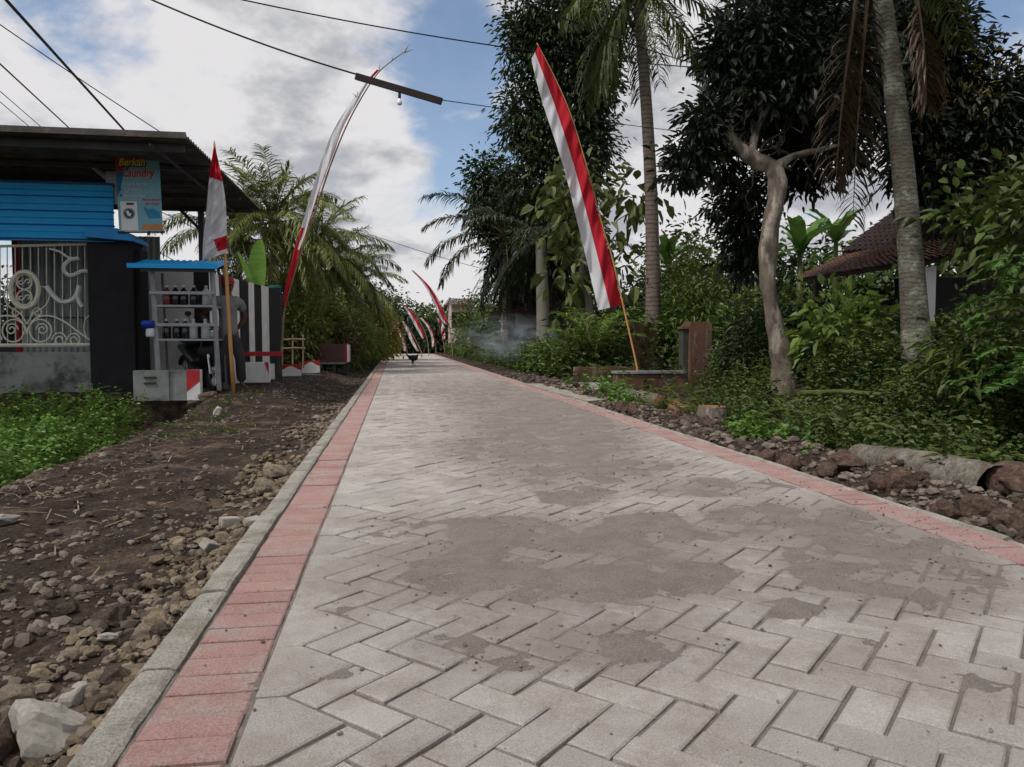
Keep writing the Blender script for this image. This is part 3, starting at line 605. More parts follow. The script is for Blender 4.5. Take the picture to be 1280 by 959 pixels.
def scatter(n,x0,x1,y0,y1,seed,f=None,dz=0.):
    rng=np.random.default_rng(seed); x=rng.uniform(x0,x1,n); y=rng.uniform(y0,y1,n)
    if f is not None: q=rng.random(n)<f(x,y); x,y=x[q],y[q]
    return np.stack([x,y,ter(x,y)+dz],1)
pt=scatter(5200,KL-7,KL-1.7,3.,11.9,1,lambda x,y: ss(KL-2.0-.12*(y-5),KL-2.5-.12*(y-5),x+.5*(fbm(x*1.5,y*1.5,2)-.5)))
ground_cover('weeds','lush green weeds filling the ditch in front of the gate wall',pt,'leaf_lush',.058,.034,.33,16,1)
pt=scatter(1500,KL-5,KL-1.8,3.2,11.5,21,lambda x,y: ss(KL-1.9-.12*(y-5),KL-2.4-.12*(y-5),x)*.9)
ground_cover('tall_grass','thin grass blades standing among the left ditch weeds',pt,'leaf_mid',.15,.010,.34,6,22)
pt=scatter(900,KL-2.8,KL-.9,3.,12,2,lambda x,y: ss(.55,.7,fbm(x*1.2,y*1.2,12))*.6)
ground_cover('grass_tufts','thin green tufts sprouting from the rubble of the left verge',pt,'leaf_mid',.06,.012,.05,5,2)
pt=scatter(15000,KR+.55,KR+4.6,2.5,15,3,lambda x,y: ss(KR+.55,KR+1.2,x+.5*(fbm(x*1.3,y*1.3,4)-.5))*ss(.30,.48,fbm(x*.9,y*.9,6)+.12)*(1-((proj(np.stack([x,y,x*0],1))[0]<893)&(y>6.5))*.93)*(1-(abs(proj(np.stack([x,y,x*0],1))[0]-985)<28)*(y>7.5)*(y<12)*.85))
ground_cover('undergrowth','dense dark green undergrowth filling the ditch right of the road',pt,'leaf_under',.062,.034,.36,13,3)
pt=scatter(2600,KR+.7,KR+4.4,3,12,31,lambda x,y: ss(.42,.6,fbm(x*1.6,y*1.6,36)))
ground_cover('long_grass','long thin grass blades standing in the undergrowth right of the road',pt,'leaf_hedge',.17,.010,.34,6,32)
pt=scatter(1500,KR+.3,KR+1.5,3.2,13,4,lambda x,y: ss(.5,.62,fbm(x*1.1,y*1.1,16))*.9)
ground_cover('creeper','bright green creeping weeds at the rubble edge right of the road',pt,'leaf_lush',.07,.04,.16,9,4)
pt=scatter(9000,KR+3.2,KR+11,4,22,5,lambda x,y: ss(.38,.52,fbm(x*.6,y*.6,8)+.05)*(1-((proj(np.stack([x,y,x*0],1))[0]<893)&(y<14))*.95))
ground_cover('garden_plants','dark mixed plants covering the garden bank on the right',pt,'leaf_under',.12,.05,.55,9,5)
pt=scatter(5000,KR+.7,KR+3.5,16,50,6)
ground_cover('verge_bushes','low bushy growth along the far right verge',pt,'leaf_mid',.14,.07,.8,9,6)
pt=scatter(1800,KL-3.5,KL-.4,24,50,7,lambda x,y: ss(KL-.9,KL-2.,x))
ground_cover('verge_grass','long grass along the far left verge',pt,'leaf_olive',.2,.03,.4,8,7)
# ------------------------------------------------------------------ trees on the right
def pp(lst,d): return [P(a,b,d if c is None else c) for a,b,c in [(q+(None,))[:3] for q in lst]]
def lob(lst,d):
    out=[]
    for q in lst:
        px,py,rx,rz=q[:4]; dd=q[4] if len(q)>4 else d; c=P(px,py,dd); k=dd/F; out.append(((c.x,c.y,c.z),(rx*k,(q[5] if len(q)>5 else .8)*rx*k,rz*k)))
    return out
# tall dark tree left of the palm
d=24.; b=P(700,440,d); b=(b.x,b.y,T(b.x,b.y))
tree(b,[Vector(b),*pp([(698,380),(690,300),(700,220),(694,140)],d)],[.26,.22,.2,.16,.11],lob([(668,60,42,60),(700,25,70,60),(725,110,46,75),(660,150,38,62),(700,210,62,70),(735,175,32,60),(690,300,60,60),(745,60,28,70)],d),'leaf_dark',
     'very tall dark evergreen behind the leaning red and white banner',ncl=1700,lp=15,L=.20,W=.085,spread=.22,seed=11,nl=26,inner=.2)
d=27.; b=P(640,440,d); b=(b.x,b.y,T(b.x,b.y))
tree(b,[Vector(b),*pp([(641,380),(636,320),(630,270)],d)],[.2,.17,.14,.1],lob([(612,232,28,36),(640,262,40,46),(602,268,18,22),(650,320,42,50)],d),'leaf_dark',
     'shorter dark tree left of the tall evergreen, its crown reaching over the road end',ncl=700,lp=14,L=.20,W=.09,spread=.24,seed=12,inner=.3)
# pale palm trunk and the dark drooping palm
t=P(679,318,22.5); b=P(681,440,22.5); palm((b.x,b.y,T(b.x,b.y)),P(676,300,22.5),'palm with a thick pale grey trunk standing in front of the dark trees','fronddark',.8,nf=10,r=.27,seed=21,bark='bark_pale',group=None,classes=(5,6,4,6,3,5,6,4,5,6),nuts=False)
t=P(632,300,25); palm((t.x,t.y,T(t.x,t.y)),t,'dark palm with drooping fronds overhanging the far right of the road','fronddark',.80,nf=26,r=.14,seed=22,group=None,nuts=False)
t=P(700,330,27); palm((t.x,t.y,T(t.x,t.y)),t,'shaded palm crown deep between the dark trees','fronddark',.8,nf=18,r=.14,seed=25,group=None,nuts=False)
# slim palm
t=P(796,-14,17.5); b=P(816,455,17.5); palm((b.x,b.y,T(b.x,b.y)),t,'tall slim palm whose bare trunk rises between the two brown gate pillars','frond',.86,nf=26,r=.20,seed=23,group=None,bend=(.14,0),nuts=True,az0=.4,classes=(1,2,3,4,5,5,6,6,7,7,4,3,5,6,7,6,5,7,4,6))
# broad leaved teak like tree
d=18.5; b=P(735,440,d); b=(b.x,b.y,T(b.x,b.y))
tree(b,[Vector(b),*pp([(737,390),(728,340),(735,290),(742,240)],d)],[.10,.09,.08,.06,.04],lob([(705,260,34,36),(740,235,30,24),(730,300,34,34),(712,340,30,30),(795,245,20,32),(770,330,20,24),(700,215,14,18)],d),'leaf_olive',
     'slender tree with big round yellow green leaves behind the banner',ncl=95,lp=6,L=.32,W=.21,spread=.26,seed=13,bark='bark_pale',nl=14,inner=.2,down=.6)
# mango with the bent trunk
d=11.; 
tp=pp([(983,478),(977,448),(968,405),(960,350),(962,290),(972,240),(966,212),(945,200),(925,185),(910,165)],d)
tp[0].z=min(tp[0].z,T(tp[0].x,tp[0].y)-.05)
ex=[(pp([(966,212),(990,196),(1015,190),(1060,178,11.4)],d),[.075,.055,.04,.02]),(pp([(940,198),(945,165),(968,125),(1000,108),(1050,98,11.3)],d),[.055,.045,.035,.028,.012]),(pp([(912,168),(900,150),(890,130),(880,118)],d),[.04,.022,.015,.008])]
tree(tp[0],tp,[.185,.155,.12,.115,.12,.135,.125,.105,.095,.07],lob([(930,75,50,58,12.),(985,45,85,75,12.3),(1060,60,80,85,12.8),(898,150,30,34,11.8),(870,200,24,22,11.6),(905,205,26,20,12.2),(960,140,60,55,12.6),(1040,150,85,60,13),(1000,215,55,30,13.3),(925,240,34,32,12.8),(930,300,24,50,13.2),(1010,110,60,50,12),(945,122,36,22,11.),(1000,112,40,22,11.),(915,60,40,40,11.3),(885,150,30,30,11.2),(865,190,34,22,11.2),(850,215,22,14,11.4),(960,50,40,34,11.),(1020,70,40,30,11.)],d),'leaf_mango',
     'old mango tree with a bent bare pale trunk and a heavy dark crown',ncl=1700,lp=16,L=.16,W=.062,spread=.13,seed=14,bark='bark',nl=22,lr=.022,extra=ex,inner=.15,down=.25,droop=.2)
# flowering tree far right
d=14.5; b=P(1235,440,d); b=(b.x,b.y,T(b.x,b.y))
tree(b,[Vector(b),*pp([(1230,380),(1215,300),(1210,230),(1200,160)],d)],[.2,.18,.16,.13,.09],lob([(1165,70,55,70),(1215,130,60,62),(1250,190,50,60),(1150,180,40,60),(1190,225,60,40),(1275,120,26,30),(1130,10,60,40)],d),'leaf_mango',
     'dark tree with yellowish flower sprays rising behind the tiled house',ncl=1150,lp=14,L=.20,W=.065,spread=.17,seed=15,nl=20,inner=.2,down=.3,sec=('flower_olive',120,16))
# big palm trunk on the right
t=P(1095,-60,9.6); b=P(1150,455,9.6); 
bp_=palm((b.x,b.y,T(b.x,b.y)-.05),t,'large palm with a thick lichen spotted trunk and dead fronds hanging from above','frond',.8,nf=14,r=.188,seed=24,group=None,bark='bark_palm',classes=(1,2,3,2,3,4,3,2,4,1,2,3,2,3),nuts=False,bend=(.08,0))
# its dead hanging fronds
for (px,az,ln,sd) in ((1088,1.35,3.0,3),(1146,-1.2,1.3,4),(1070,1.75,2.2,6)):
    a,b2=MB(),MB(); frondmesh((a,b2),ln,-1.38,.17,nl=74,ll=.66,wd=.028,hang=.55,rng=np.random.default_rng(sd),rw=.022,start=.05)
    m=MB(); m.v=a.v+b2.v; m.n=a.n+b2.n
    m.f4=a.f4+[f+a.n for f in b2.f4]; m.m4=[np.full(len(f),0) for f in a.f4]+[np.full(len(f),1) for f in b2.f4]
    m.f3=[f+a.n for f in b2.f3]; m.m3=[np.full(len(f),1) for f in b2.f3]; m.fn=[(f,0) for f,_ in a.fn]
    o=m.build('frond',['rachisdry','fronddry']); o.parent=bp_; q=P(px,-40 if ln>2.5 else 0,9.3); o.location=q-bp_.location; o.rotation_euler=(0,0,az); o['label']='dead brown frond hanging beside the trunk'
# bananas
def bleaf(mb,base,az,el,L,W,bend,rng,tear=.0):
    N=12; t=np.linspace(0,1,N); a=el-bend*t**1.3; ds=L/(N-1)
    r=np.concatenate([[0],np.cumsum(np.cos(a[:-1])*ds)]); z=np.concatenate([[0],np.cumsum(np.sin(a[:-1])*ds)])
    w=W*.5*np.clip(np.sin(np.pi*np.clip((t-.05)/.97,0,1)),0,1)**.45; w[0]=.02
    dx,dy=math.cos(az),math.sin(az); C=np.stack([base[0]+r*dx,base[1]+r*dy,base[2]+z],1); Sd=np.array([-dy,dx,0.])
    Nn=np.stack([-np.sin(a)*dx,-np.sin(a)*dy,np.cos(a)],1); wav=rng.normal(0,.018,N)[:,None]*np.array([[0,0,1]])
    Lf=C+Sd*w[:,None]+Nn*(w*.30)[:,None]+wav; Rt=C-Sd*w[:,None]+Nn*(w*.30)[:,None]-wav
    V=np.stack([Lf,C,Rt],1).reshape(-1,3); Fq=[[i*3+j,i*3+j+1,i*3+j+4,i*3+j+3] for i in range(N-1) for j in (0,1)]
    mb.add(V,Fq)
def banana(x,y,h,label,m='banana2',n=7,L=1.6,W=.42,seed=0,spec=None,z=None):
    rng=np.random.default_rng(seed); z=T(x,y) if z is None else z; root=empty('banana_plant',(x,y,z),label,'banana plant')
    mb=MB(); mb.tube([(x,y,z-.05),(x+.02,y,z+h*.5),(x,y,z+h)],[.11,.085,.05],10); part(mb,'stem','leaf_olive',root,smooth=True)
    for k in range(n):
        az,el,LL,WW,bd=spec[k] if spec else (k*2.4+rng.uniform(-.3,.3),rng.uniform(.7,1.45),L*rng.uniform(.8,1.1),W,rng.uniform(.6,1.5))
        mb=MB(); bleaf(mb,(x,y,z+h*.97),az,el,LL,WW,bd,rng); part(mb,'leaf',m,root,smooth=True)
    return root
g=P(321,382,17.6); banana(g.x,g.y,g.z-T(g.x,g.y),'banana plant with two bright lime green upright leaves over the striped wall','banana',3,seed=1,spec=[(-2.6,1.28,1.3,.34,.10),(-1.0,1.46,1.55,.44,.10),(.3,.9,.6,.25,.9)])
for k,(px,py,d,h,lb) in enumerate([(945,338,17,2.1,'banana plant with yellowing leaves right of the bent mango trunk'),(1000,318,17,2.4,'green banana plant behind the low tiled roof'),(1045,300,19,2.6,'tallest banana plant, leaves against the sky above the tiled roof'),(835,330,22,2.,'small banana plant behind the right gate pillar'),(760,350,24,1.9,'banana plant in the shade behind the left gate pillar')]):
    g=P(px,py,d); banana(g.x,g.y,g.z-T(g.x,g.y),lb,'banana2',9,1.15,.30,seed=k+3)
# shrubs on the right
rg=[(1062,410,10.6,.75,1.25,'leaf_bright',.21,.085,'shrub with glossy yellow green leaves left of the thick palm trunk',75,6),
 (1020,425,11.6,.5,.8,'leaf_mid',.14,.05,'small dark green shrub at the foot of the bent mango trunk',120,8),
 (932,400,15.4,.6,1.6,'leaf_mid',.15,.06,'leafy shrub just right of the right gate pillar',190,9),
 (880,330,17.5,1.0,2.6,'leaf_mid',.16,.05,'feathery shrub standing over the right gate pillar',260,10),
 (938,435,12.5,.45,.8,'leaf_dark',.12,.05,'low dark bush between the pillar and the mango trunk',150,9),
 (955,385,14.4,.75,1.7,'leaf_dark',.15,.05,'shaded bush behind the bent mango trunk',200,9),
 (1095,395,13.,.8,1.3,'leaf_mid',.15,.06,'bush under the tiled eave behind the thick palm trunk',220,9),
 (1262,410,10.5,.55,1.3,'leaf_under',.13,.05,'dark shrub in the shade right of the white house pillar',130,8),
 (745,410,17.8,.7,1.2,'leaf_mid',.14,.05,'green bush between the banner and the left gate pillar',200,9),
 (850,380,18.5,1.0,1.9,'leaf_bright',.16,.07,'brighter green bush between the two gate pillars',200,9),
 (800,360,21,1.0,2.3,'leaf_dark',.15,.06,'dark bush behind the slim palm trunk',240,9),
 (720,425,18,.8,1.1,'leaf_mid',.12,.05,'low bush at the road edge left of the bamboo banner pole',200,9),
 (690,430,20,.8,.9,'leaf_mid',.12,.05,'low bush in front of the pale palm trunk',200,9),
 (640,425,29,1.2,1.5,'leaf_mid',.16,.07,'dark hedge like bush beyond the smoke',240,9),
 (610,405,36,1.6,2.8,'leaf_mid',.2,.08,'big round bush hiding the lower part of the far pink house',300,10),
 (590,418,42,1.4,2.0,'leaf_mid',.2,.08,'green bush at the far end of the right road side',240,9),
 (870,290,21,1.3,3.6,'leaf_olive',.18,.06,'tall loose shrub left of the mango crown',300,9),
 (830,300,24,1.4,3.6,'leaf_mid',.18,.07,'tall bush between slim palm and mango in the background',300,9),
 (1110,410,15.5,.9,1.5,'leaf_dark',.16,.06,'dark shrub at the house front left of the white pillar',220,9),
 (1015,400,16,1.0,1.6,'leaf_dark',.16,.06,'dark bush under the left end of the tiled roof',240,9),
 (735,380,22,1.2,2.4,'leaf_dark',.16,.06,'dark bush behind the lower end of the banner',260,9),
 (1250,430,7.2,.55,.9,'leaf_under',.12,.045,'low dark bush at the right edge below the fern leaves',120,8)]
for k,(px,py,d,rx,rz,m,L,W,lb,n,lp) in enumerate(rg):
    g=P(px,py,d); shrub(g.x,g.y,rx,rz,m,lb,n=n,lp=lp,L=L,W=W,seed=100+k,inner=.25)
for (px,d,lbs,lb,sd) in ((1232,9.2,[(1232,282,44,40),(1262,258,36,40),(1205,272,24,16)],'small tree with broad veined leaves at the right, below the flowering tree',71),(1290,7.4,[(1282,300,34,50),(1300,250,40,40)],'broad leaved sapling cut by the right picture edge',72)):
    b=P(px,440,d); b=(b.x,b.y,T(b.x,b.y)); t_=P(lbs[0][0],lbs[0][1]+10,d)
    tree(b,[b,(b[0]+.05,b[1],(b[2]+t_.z)/2),tuple(t_)],[.035,.03,.02],lob(lbs,d),'leaf_under',lb,ncl=55,lp=7,L=.19,W=.09,spread=.17,seed=sd,nl=5,inner=.2,down=.2)
# young palm beside the road and ferny tree at the right edge
def rosette(x,y,z,label,m,n,ln,e0,bend,ll,nl,name,cat,seed,stem=.0,wd=.03,hang=.25,azr=None):
    rng=np.random.default_rng(seed); root=empty(name,(x,y,T(x,y)),label,cat)
    mb=MB(); mb.tube([(x,y,T(x,y)-.05),(x+.03,y,(z+T(x,y))/2),(x,y,z+.02)],[.05,.045,.03],8); part(mb,'stem','bark_dark',root)
    for k in range(n):
        a,b=MB(),MB(); frondmesh((a,b),ln*rng.uniform(.75,1.1),e0+rng.uniform(-.25,.25),bend,nl=nl,ll=ll,wd=wd,hang=hang,rng=rng,rw=.010,start=.12)
        mm=MB(); mm.v=a.v+b.v; mm.n=a.n+b.n; mm.f4=a.f4+[f+a.n for f in b.f4]; mm.m4=[np.full(len(f),0) for f in a.f4]+[np.full(len(f),1) for f in b.f4]
        mm.f3=[f+a.n for f in b.f3]; mm.m3=[np.full(len(f),1) for f in b.f3]; mm.fn=[(f,0) for f,_ in a.fn]
        o=mm.build('frond',['rachis',m]); o.parent=root; az=(k*2.4 if azr is None else rng.uniform(*azr)); o.rotation_euler=(0,0,az); o.location=(0,0,z-T(x,y)-rng.uniform(0,.2)*stem)
    return root
g=P(742,425,16.8); rosette(g.x,g.y,.45,'young palm with yellow green fronds by the banner foot','leaf_bright',11,1.6,1.15,1.2,.5,34,'young_palm','palm tree',5)
g=P(1292,470,6.4); rosette(g.x,g.y,1.55,'shrub with light green feather leaves at the right picture edge','fern',44,.55,.35,1.0,.14,34,'feather_leaf_shrub','shrub',6,stem=6.5,wd=.026,hang=.15)
# far wood closing the view
ft=[(520,408,66,2.6,3.4,'leaf_mid'),(545,405,60,2.2,3.2,'leaf_mid'),(500,402,56,1.8,2.6,'leaf_dark'),(560,415,56,1.6,2.4,'leaf_dark'),(585,400,70,3.4,4.,'leaf_mid'),(478,395,62,2.6,4.2,'leaf_dark'),(455,385,70,3.4,5,'leaf_mid'),(620,390,62,3.4,4.6,'leaf_dark')]
for k,(px,py,d,rx,rh,m) in enumerate(ft):
    c=P(px,py,d); b=(c.x,c.y,T(c.x,c.y)); hh=c.z-b[2]
    tree(b,[b,(c.x,c.y,hh*.5),(c.x,c.y,hh)],[.2,.17,.1],[((c.x,c.y,c.z),(rx,rx*.8,rh*.5)),((c.x+.8,c.y,b[2]+rh*.3),(rx,rx*.8,rh*.4)),((c.x-1,c.y-.5,b[2]+rh*.3),(rx,rx*.8,rh*.4))],m,
         ['round green tree standing at the end of the road','green tree right of the road end','dark tree behind the left cluster of banners','dark low tree behind the right cluster of banners','wide tree behind the far pink house','dark tree over the far left verge','wide tree far behind the yellow shrub','dark tree far behind the smoke'][k],ncl=300,lp=12,L=.34,W=.16,spread=.35,seed=60+k,inner=.3)
# dense backdrop of trees on both sides
bk=[(760,250,34,3.4,4.2),(700,360,34,3.,2.6),(900,330,27,3.2,3.),(1020,345,26,3.,2.3),(1110,350,24,3.,2.4),(1220,330,20,3.,3.2),(1330,240,19,3.,5.),(800,400,30,4,2.),(960,400,22,3.6,1.6),(1180,410,19,3.4,1.6)]
bl=['tall shaded tree behind the slim palm','dark wide tree deep behind the tall evergreen','tree in the middle distance right of the slim palm','low crowned tree behind the banana plants','tree behind the thick palm trunk','tree beyond the tiled house','tree beyond the right picture edge','broad low tree behind the left gate pillar','shaded low tree behind the mango','dark low tree under the tiled house roof line']
for k,(px,py,d,rx,rh) in enumerate(bk):
    c=P(px,py,d); b=(c.x,c.y,T(c.x,c.y)); hh=c.z-b[2]
    if k in (0,): continue
    tree(b,[b,(c.x,c.y,b[2]+hh*.5),(c.x,c.y,c.z)],[.2,.17,.1],[((c.x,c.y,c.z),(rx,rx*.7,rh*.55)),((c.x+1,c.y,b[2]+hh*.4),(rx,rx*.7,rh*.5)),((c.x-1,c.y,b[2]+hh*.4),(rx,rx*.7,rh*.5))],'leaf_dark' if k%2 else 'leaf_mid',bl[k],ncl=330,lp=13,L=.27,W=.12,spread=.26,seed=80+k,inner=.2)
# ------------------------------------------------------------------ left: shop front
GY=12.4
def q(px,py,Y=GY): p=PY(px,py,Y); return p.x,p.z
def pbox(mb,x0,y0,x1,y1,Y0,Y1):      # a box whose front face spans two picture corners at world depth Y0
    a=q(x0,y0,Y0); b=q(x1,y1,Y0); mb.box((a[0],Y0,a[1]),(b[0],Y1,b[1]))
fx=q(178,497)[0]
root=empty('boundary_wall',(-6,GY,0),'low grey plastered wall carrying the ornate white gate grille','wall')
mb=MB(); a=q(116,497); t=q(116,440); mb.box((-13,GY,-.02),(a[0]-.003,GY+.22,t[1])); part(mb,'wall_base','concrete',root)
mb=MB(); mb.box((-13,GY-.10,-.20),(fx+.05,GY+.9,-.022)); part(mb,'ledge','concdark',root)
cx0=q(150,530,GY)[0]
mb=MB(); mb.box((-13,GY,-.8),(cx0,GY+.5,-.203)); mb.box((q(187,530)[0],GY,-.8),(fx+.4,GY+.5,-.203)); part(mb,'footing','concdark',root)
root=empty('gate_pillar',(q(142,497)[0],GY,0),'thick black painted pillar with a small blue metal cap beside the gate','pillar')
a=q(116,497); b=q(166,301); mb=MB(); mb.box((a[0],GY-.05,-.02),(b[0],GY+.45,b[1])); part(mb,'shaft','blackpaint',root)
mb=MB(); mb.box((b[0]+.003,GY+.06,.35),(b[0]+.08,GY+.42,b[1]-.12)); part(mb,'buttress','blackpaint',root)
c0=q(112,300); c1=q(172,290); mb=MB(); mb.prism([(c0[0],c0[1]+.02),(c1[0],c0[1]-.03),(c1[0]-.02,c0[1]+.03),(c1[0]-.22,c1[1]+.02),(c0[0]+.02,c1[1]+.02)],GY-.22,GY+.55); part(mb,'cap','bluecap',root)
# grille
root=empty('ornate_gate',(q(55,440)[0],GY,.5),'cream wrought iron gate grille with an oval medallion and scrolls','gate')
def gt(mb,pts,r,Y=GY+.08,sq=1.): mb.tube([(*[q(x,y,Y)[0]],Y,q(x,y,Y)[1]) for x,y in pts],r,6,sq=sq)
mb=MB(); gt(mb,[(-40,432),(116,431)],.030); part(mb,'rail','cream',root)
mb=MB(); gt(mb,[(-40,309),(116,305)],.022); part(mb,'rail','cream',root)
mb=MB()
for x in (-30,-20,-10,0,9,19,28,38,48,58,68,78,88,97,106,114): gt(mb,[(x,308),(x+.5,432)],.008,GY+.115)
part(mb,'bars','steelwhite',root)
def spiral(cx,cy,r0,r1,a0,a1,n=26): return [(cx+(r0+(r1-r0)*k/(n-1))*math.cos(a0+(a1-a0)*k/(n-1)),cy+(r0+(r1-r0)*k/(n-1))*math.sin(a0+(a1-a0)*k/(n-1))) for k in range(n)]
mb=MB()
for e in ([(30.5+17.5*math.cos(a/18*math.pi),362.3+22.5*math.sin(a/18*math.pi)) for a in range(37)],): gt(mb,e,.034,GY+.03)
for cy in (352.5,372): gt(mb,spiral(30.5,cy,9.5,9.5,0,6.28),.013,GY+.05); gt(mb,spiral(26,cy,4,1,0,5.5),.010,GY+.05); gt(mb,spiral(35,cy,4,1,3.14,8.6),.010,GY+.05)
part(mb,'medallion','cream',root)
mb=MB()
for s in (1,-1):
    f=lambda pts: [(33.7+s*(x-33.7),y) for x,y in pts]
    gt(mb,f(spiral(50.5,414,15,13,math.pi,math.pi*3)),.013); gt(mb,f(spiral(53,412,8,2,math.pi,math.pi*4)),.012)
    gt(mb,f(spiral(75,425,10,3,math.pi,math.pi*4)),.012); gt(mb,f(spiral(93,425,9,2.5,math.pi,math.pi*4)),.012)
    gt(mb,f(cr_([(34,428),(35,412),(45,398),(62,395),(80,402),(98,415),(117,428)])),.014); gt(mb,f(cr_([(34,405),(42,392),(56,383),(62,370),(58,360),(51,359),(51,364)])),.012)
    gt(mb,f(spiral(47,391,7,1.5,math.pi*.9,math.pi*3.6)),.011)
gt(mb,cr_([(117,393),(108,398),(105,412),(110,425)]),.010)
part(mb,'scrollwork','cream',root)
mb=MB(); gt(mb,cr_([(62,311),(75,315),(86,322),(99,323)]),.018,GY+.05); gt(mb,cr_([(99,323),(88,325),(81,331),(80,338),(86,344),(94,343),(103,339),(117,340)]),.030,GY+.04)
gt(mb,cr_([(58,358),(66,369),(76,377),(88,376),(96,368),(99,357)]),.036,GY+.04); gt(mb,cr_([(96,366),(98,376),(103,384)]),.034,GY+.04); part(mb,'leaf_ornament','steelwhite',root)
# blue panel over the gate
root=empty('blue_fence_panel',(q(70,305)[0],GY,2.3),'bright blue ribbed metal panel above the gate grille','metal panel')
mb=MB(); x1=q(145,305)[0]; z0=q(145,303)[1]; z1=q(145,230)[1]; n=90; zz=np.linspace(z0,z1,n); u=(zz-z0)/(z1-z0)*7.5
f_=((u/7.5*4.2)%1); yy=GY-.06+.055*((f_>.05)&(f_<.17))+.012*((f_>.56)&(f_<.62))
V=[(x,y,z) for x in (-13,x1) for y,z in zip(yy,zz)]+[(x,y+.004,z) for x in (-13,x1) for y,z in zip(yy,zz)]
mb.add(V,[[i,i+1,n+i+1,n+i] for i in range(n-1)]+[[2*n+i,3*n+i,3*n+i+1,2*n+i+1] for i in range(n-1)]); part(mb,'sheet','blue',root,smooth=False)
mb=MB(); mb.box((-13,GY-.01,z0),(x1,GY+.04,z0+.05)); mb.box((-13,GY-.01,z1-.05),(x1,GY+.04,z1)); part(mb,'frame','beam',root)
# canopy roof
C0=P(235,170,10.); RZ=C0.z; C1=G(325,262,RZ); YR0=C0.y; YR1=C1.y; XR_=(C0.x+C1.x)/2; print('roof',C0,C1)
root=empty('canopy',(XR_-3,YR0,0),'dark corrugated metal canopy roof on steel posts over the shop front','canopy')
mb=MB(); ny=int((YR1-YR0)/.018); yy=np.linspace(YR0,YR1,ny); wv=.022*np.sin(yy*2*math.pi/.13)
xs_=np.linspace(-14,XR_,30); tl=.010
V=np.array([[x,y,RZ+w_+(XR_-x)*tl] for x in xs_ for y,w_ in zip(yy,wv)]); i=np.arange(len(xs_)-1)[:,None]*ny; j=np.arange(ny-1)[None]
fq=np.stack([i+j,i+j+1,i+ny+j+1,i+ny+j],-1).reshape(-1,4); mb.add(V,fq[:,::-1]); mb.add(V+np.array([0,0,-.004]),fq); part(mb,'roof_sheet','roof',root)
mb=MB(); mb.box((-14,YR0-.012,RZ-.035),(XR_,YR0-.004,RZ+.045)); part(mb,'front_trim','roof',root)
mb=MB()
for y,h in ((YR0+.35,.10),(YR0+1.7,.06),(YR0+2.9,.06),(YR0+4.1,.06),(YR1-.25,.08)): mb.box((-14,y,RZ-.026-h),(XR_-.12,y+.06,RZ-.026))
for x in (XR_-.5,XR_-3.6,XR_-6.2): mb.box((x,YR0+.1,RZ-.12),(x+.03,YR1-.1,RZ-.088))
part(mb,'rafters','beam',root)
px_=q(135,200)[0]
mb=MB(); mb.box((px_-.06,GY+.06,q(135,228)[1]-.3),(px_+.06,GY+.18,RZ-.13)); part(mb,'post','steelwhite',root)
mb=MB(); a=q(78,176,GY); b=q(131,222,GY); mb.tube([(a[0],GY+.1,a[1]),(b[0],GY+.1,b[1])],.035,4); part(mb,'brace','steelwhite',root)
for px in (252,60,-60):
    x=PY(px,300,YR1-.3).x; mb=MB(); mb.box((x-.05,YR1-.35,0),(x+.05,YR1-.25,RZ-.1)); part(mb,'post','beam',root)
a=PY(225,262,YR1-.3); b=PY(255,292,YR1-.3); mb=MB(); mb.tube([a,b],.03,4); part(mb,'brace','beam',root)
# corrugated fence deep behind the gate
root=empty('sheet_fence',(q(74,440,15.6)[0],15.6,0),'grey vertical ribbed metal sheet wall seen through the gate','metal wall')
a=q(28,440,15.6); b=q(200,296,15.6); n=260; xs_=np.linspace(a[0],b[0],n); yy=15.6-.02*np.clip(np.sin(xs_*2*math.pi/.11)*2,-1,1)
mb=MB(); V=[(x,y,z) for z in (0,b[1]) for x,y in zip(xs_,yy)]; mb.add(V,[[i,i+1,n+i+1,n+i] for i in range(n-1)]); V=[(x,y+.005,z) for x,y,z in V]; mb.add(V,[[i+1,i,n+i,n+i+1] for i in range(n-1)]); part(mb,'sheet','corr',root)
mb=MB(); mb.box((a[0]-.10,15.55,0),(a[0]-.012,15.66,b[1])); part(mb,'end_post','redpaint',root)
mb=MB(); z_=q(60,398,15.6)[1]; mb.box((a[0]+.02,15.56,z_),(b[0],15.575,z_+.03)); part(mb,'seam','beam',root)
root=empty('yard_shed',(-12,19,0),'dark low shed behind the left end of the gate','shed')
mb=MB(); mb.box((-14,18,0),(q(24,430,18)[0],21,1.2)); part(mb,'wall','dark',root); mb=MB(); mb.box((-14.1,17.9,1.203),(q(26,430,18)[0],21.1,1.27)); part(mb,'roof','roof',root)
for k,(px,py,d,rx,rz,lb) in enumerate([(5,375,24,1.4,2.6,'dark bush behind the shed, seen through the left of the gate'),(130,400,27,2.,2.2,'green bush hidden behind the metal sheet wall'),(225,392,24,1.6,2.3,'garden bush behind the white wall left of the palms'),(290,380,23,1.4,2.6,'shaded bush behind the striped wall under the first palm')]):
    g=P(px,py,d); shrub(g.x,g.y,rx,rz,'leaf_dark',lb,n=220,lp=10,L=.18,W=.08,seed=300+k)
g=P(-60,380,40)
for k,(px,d) in enumerate(((-150,40),(-20,46),(90,52),(200,48),(290,44))):
    c=P(px,418,d); b=(c.x,c.y,T(c.x,c.y)); tree(b,[b,(c.x,c.y,.6),(c.x,c.y,1.2)],[.2,.17,.1],[((c.x,c.y,1.0),(4.5,3,1.3)),((c.x+3,c.y,.8),(3,3,1.))],'leaf_dark',['low dark tree beyond the left picture edge','low tree behind the shed roof','low spreading tree behind the gate pillar','low spreading tree behind the white wall','low spreading tree behind the striped wall'][k],ncl=260,lp=12,L=.34,W=.16,spread=.35,seed=400+k,inner=.2)
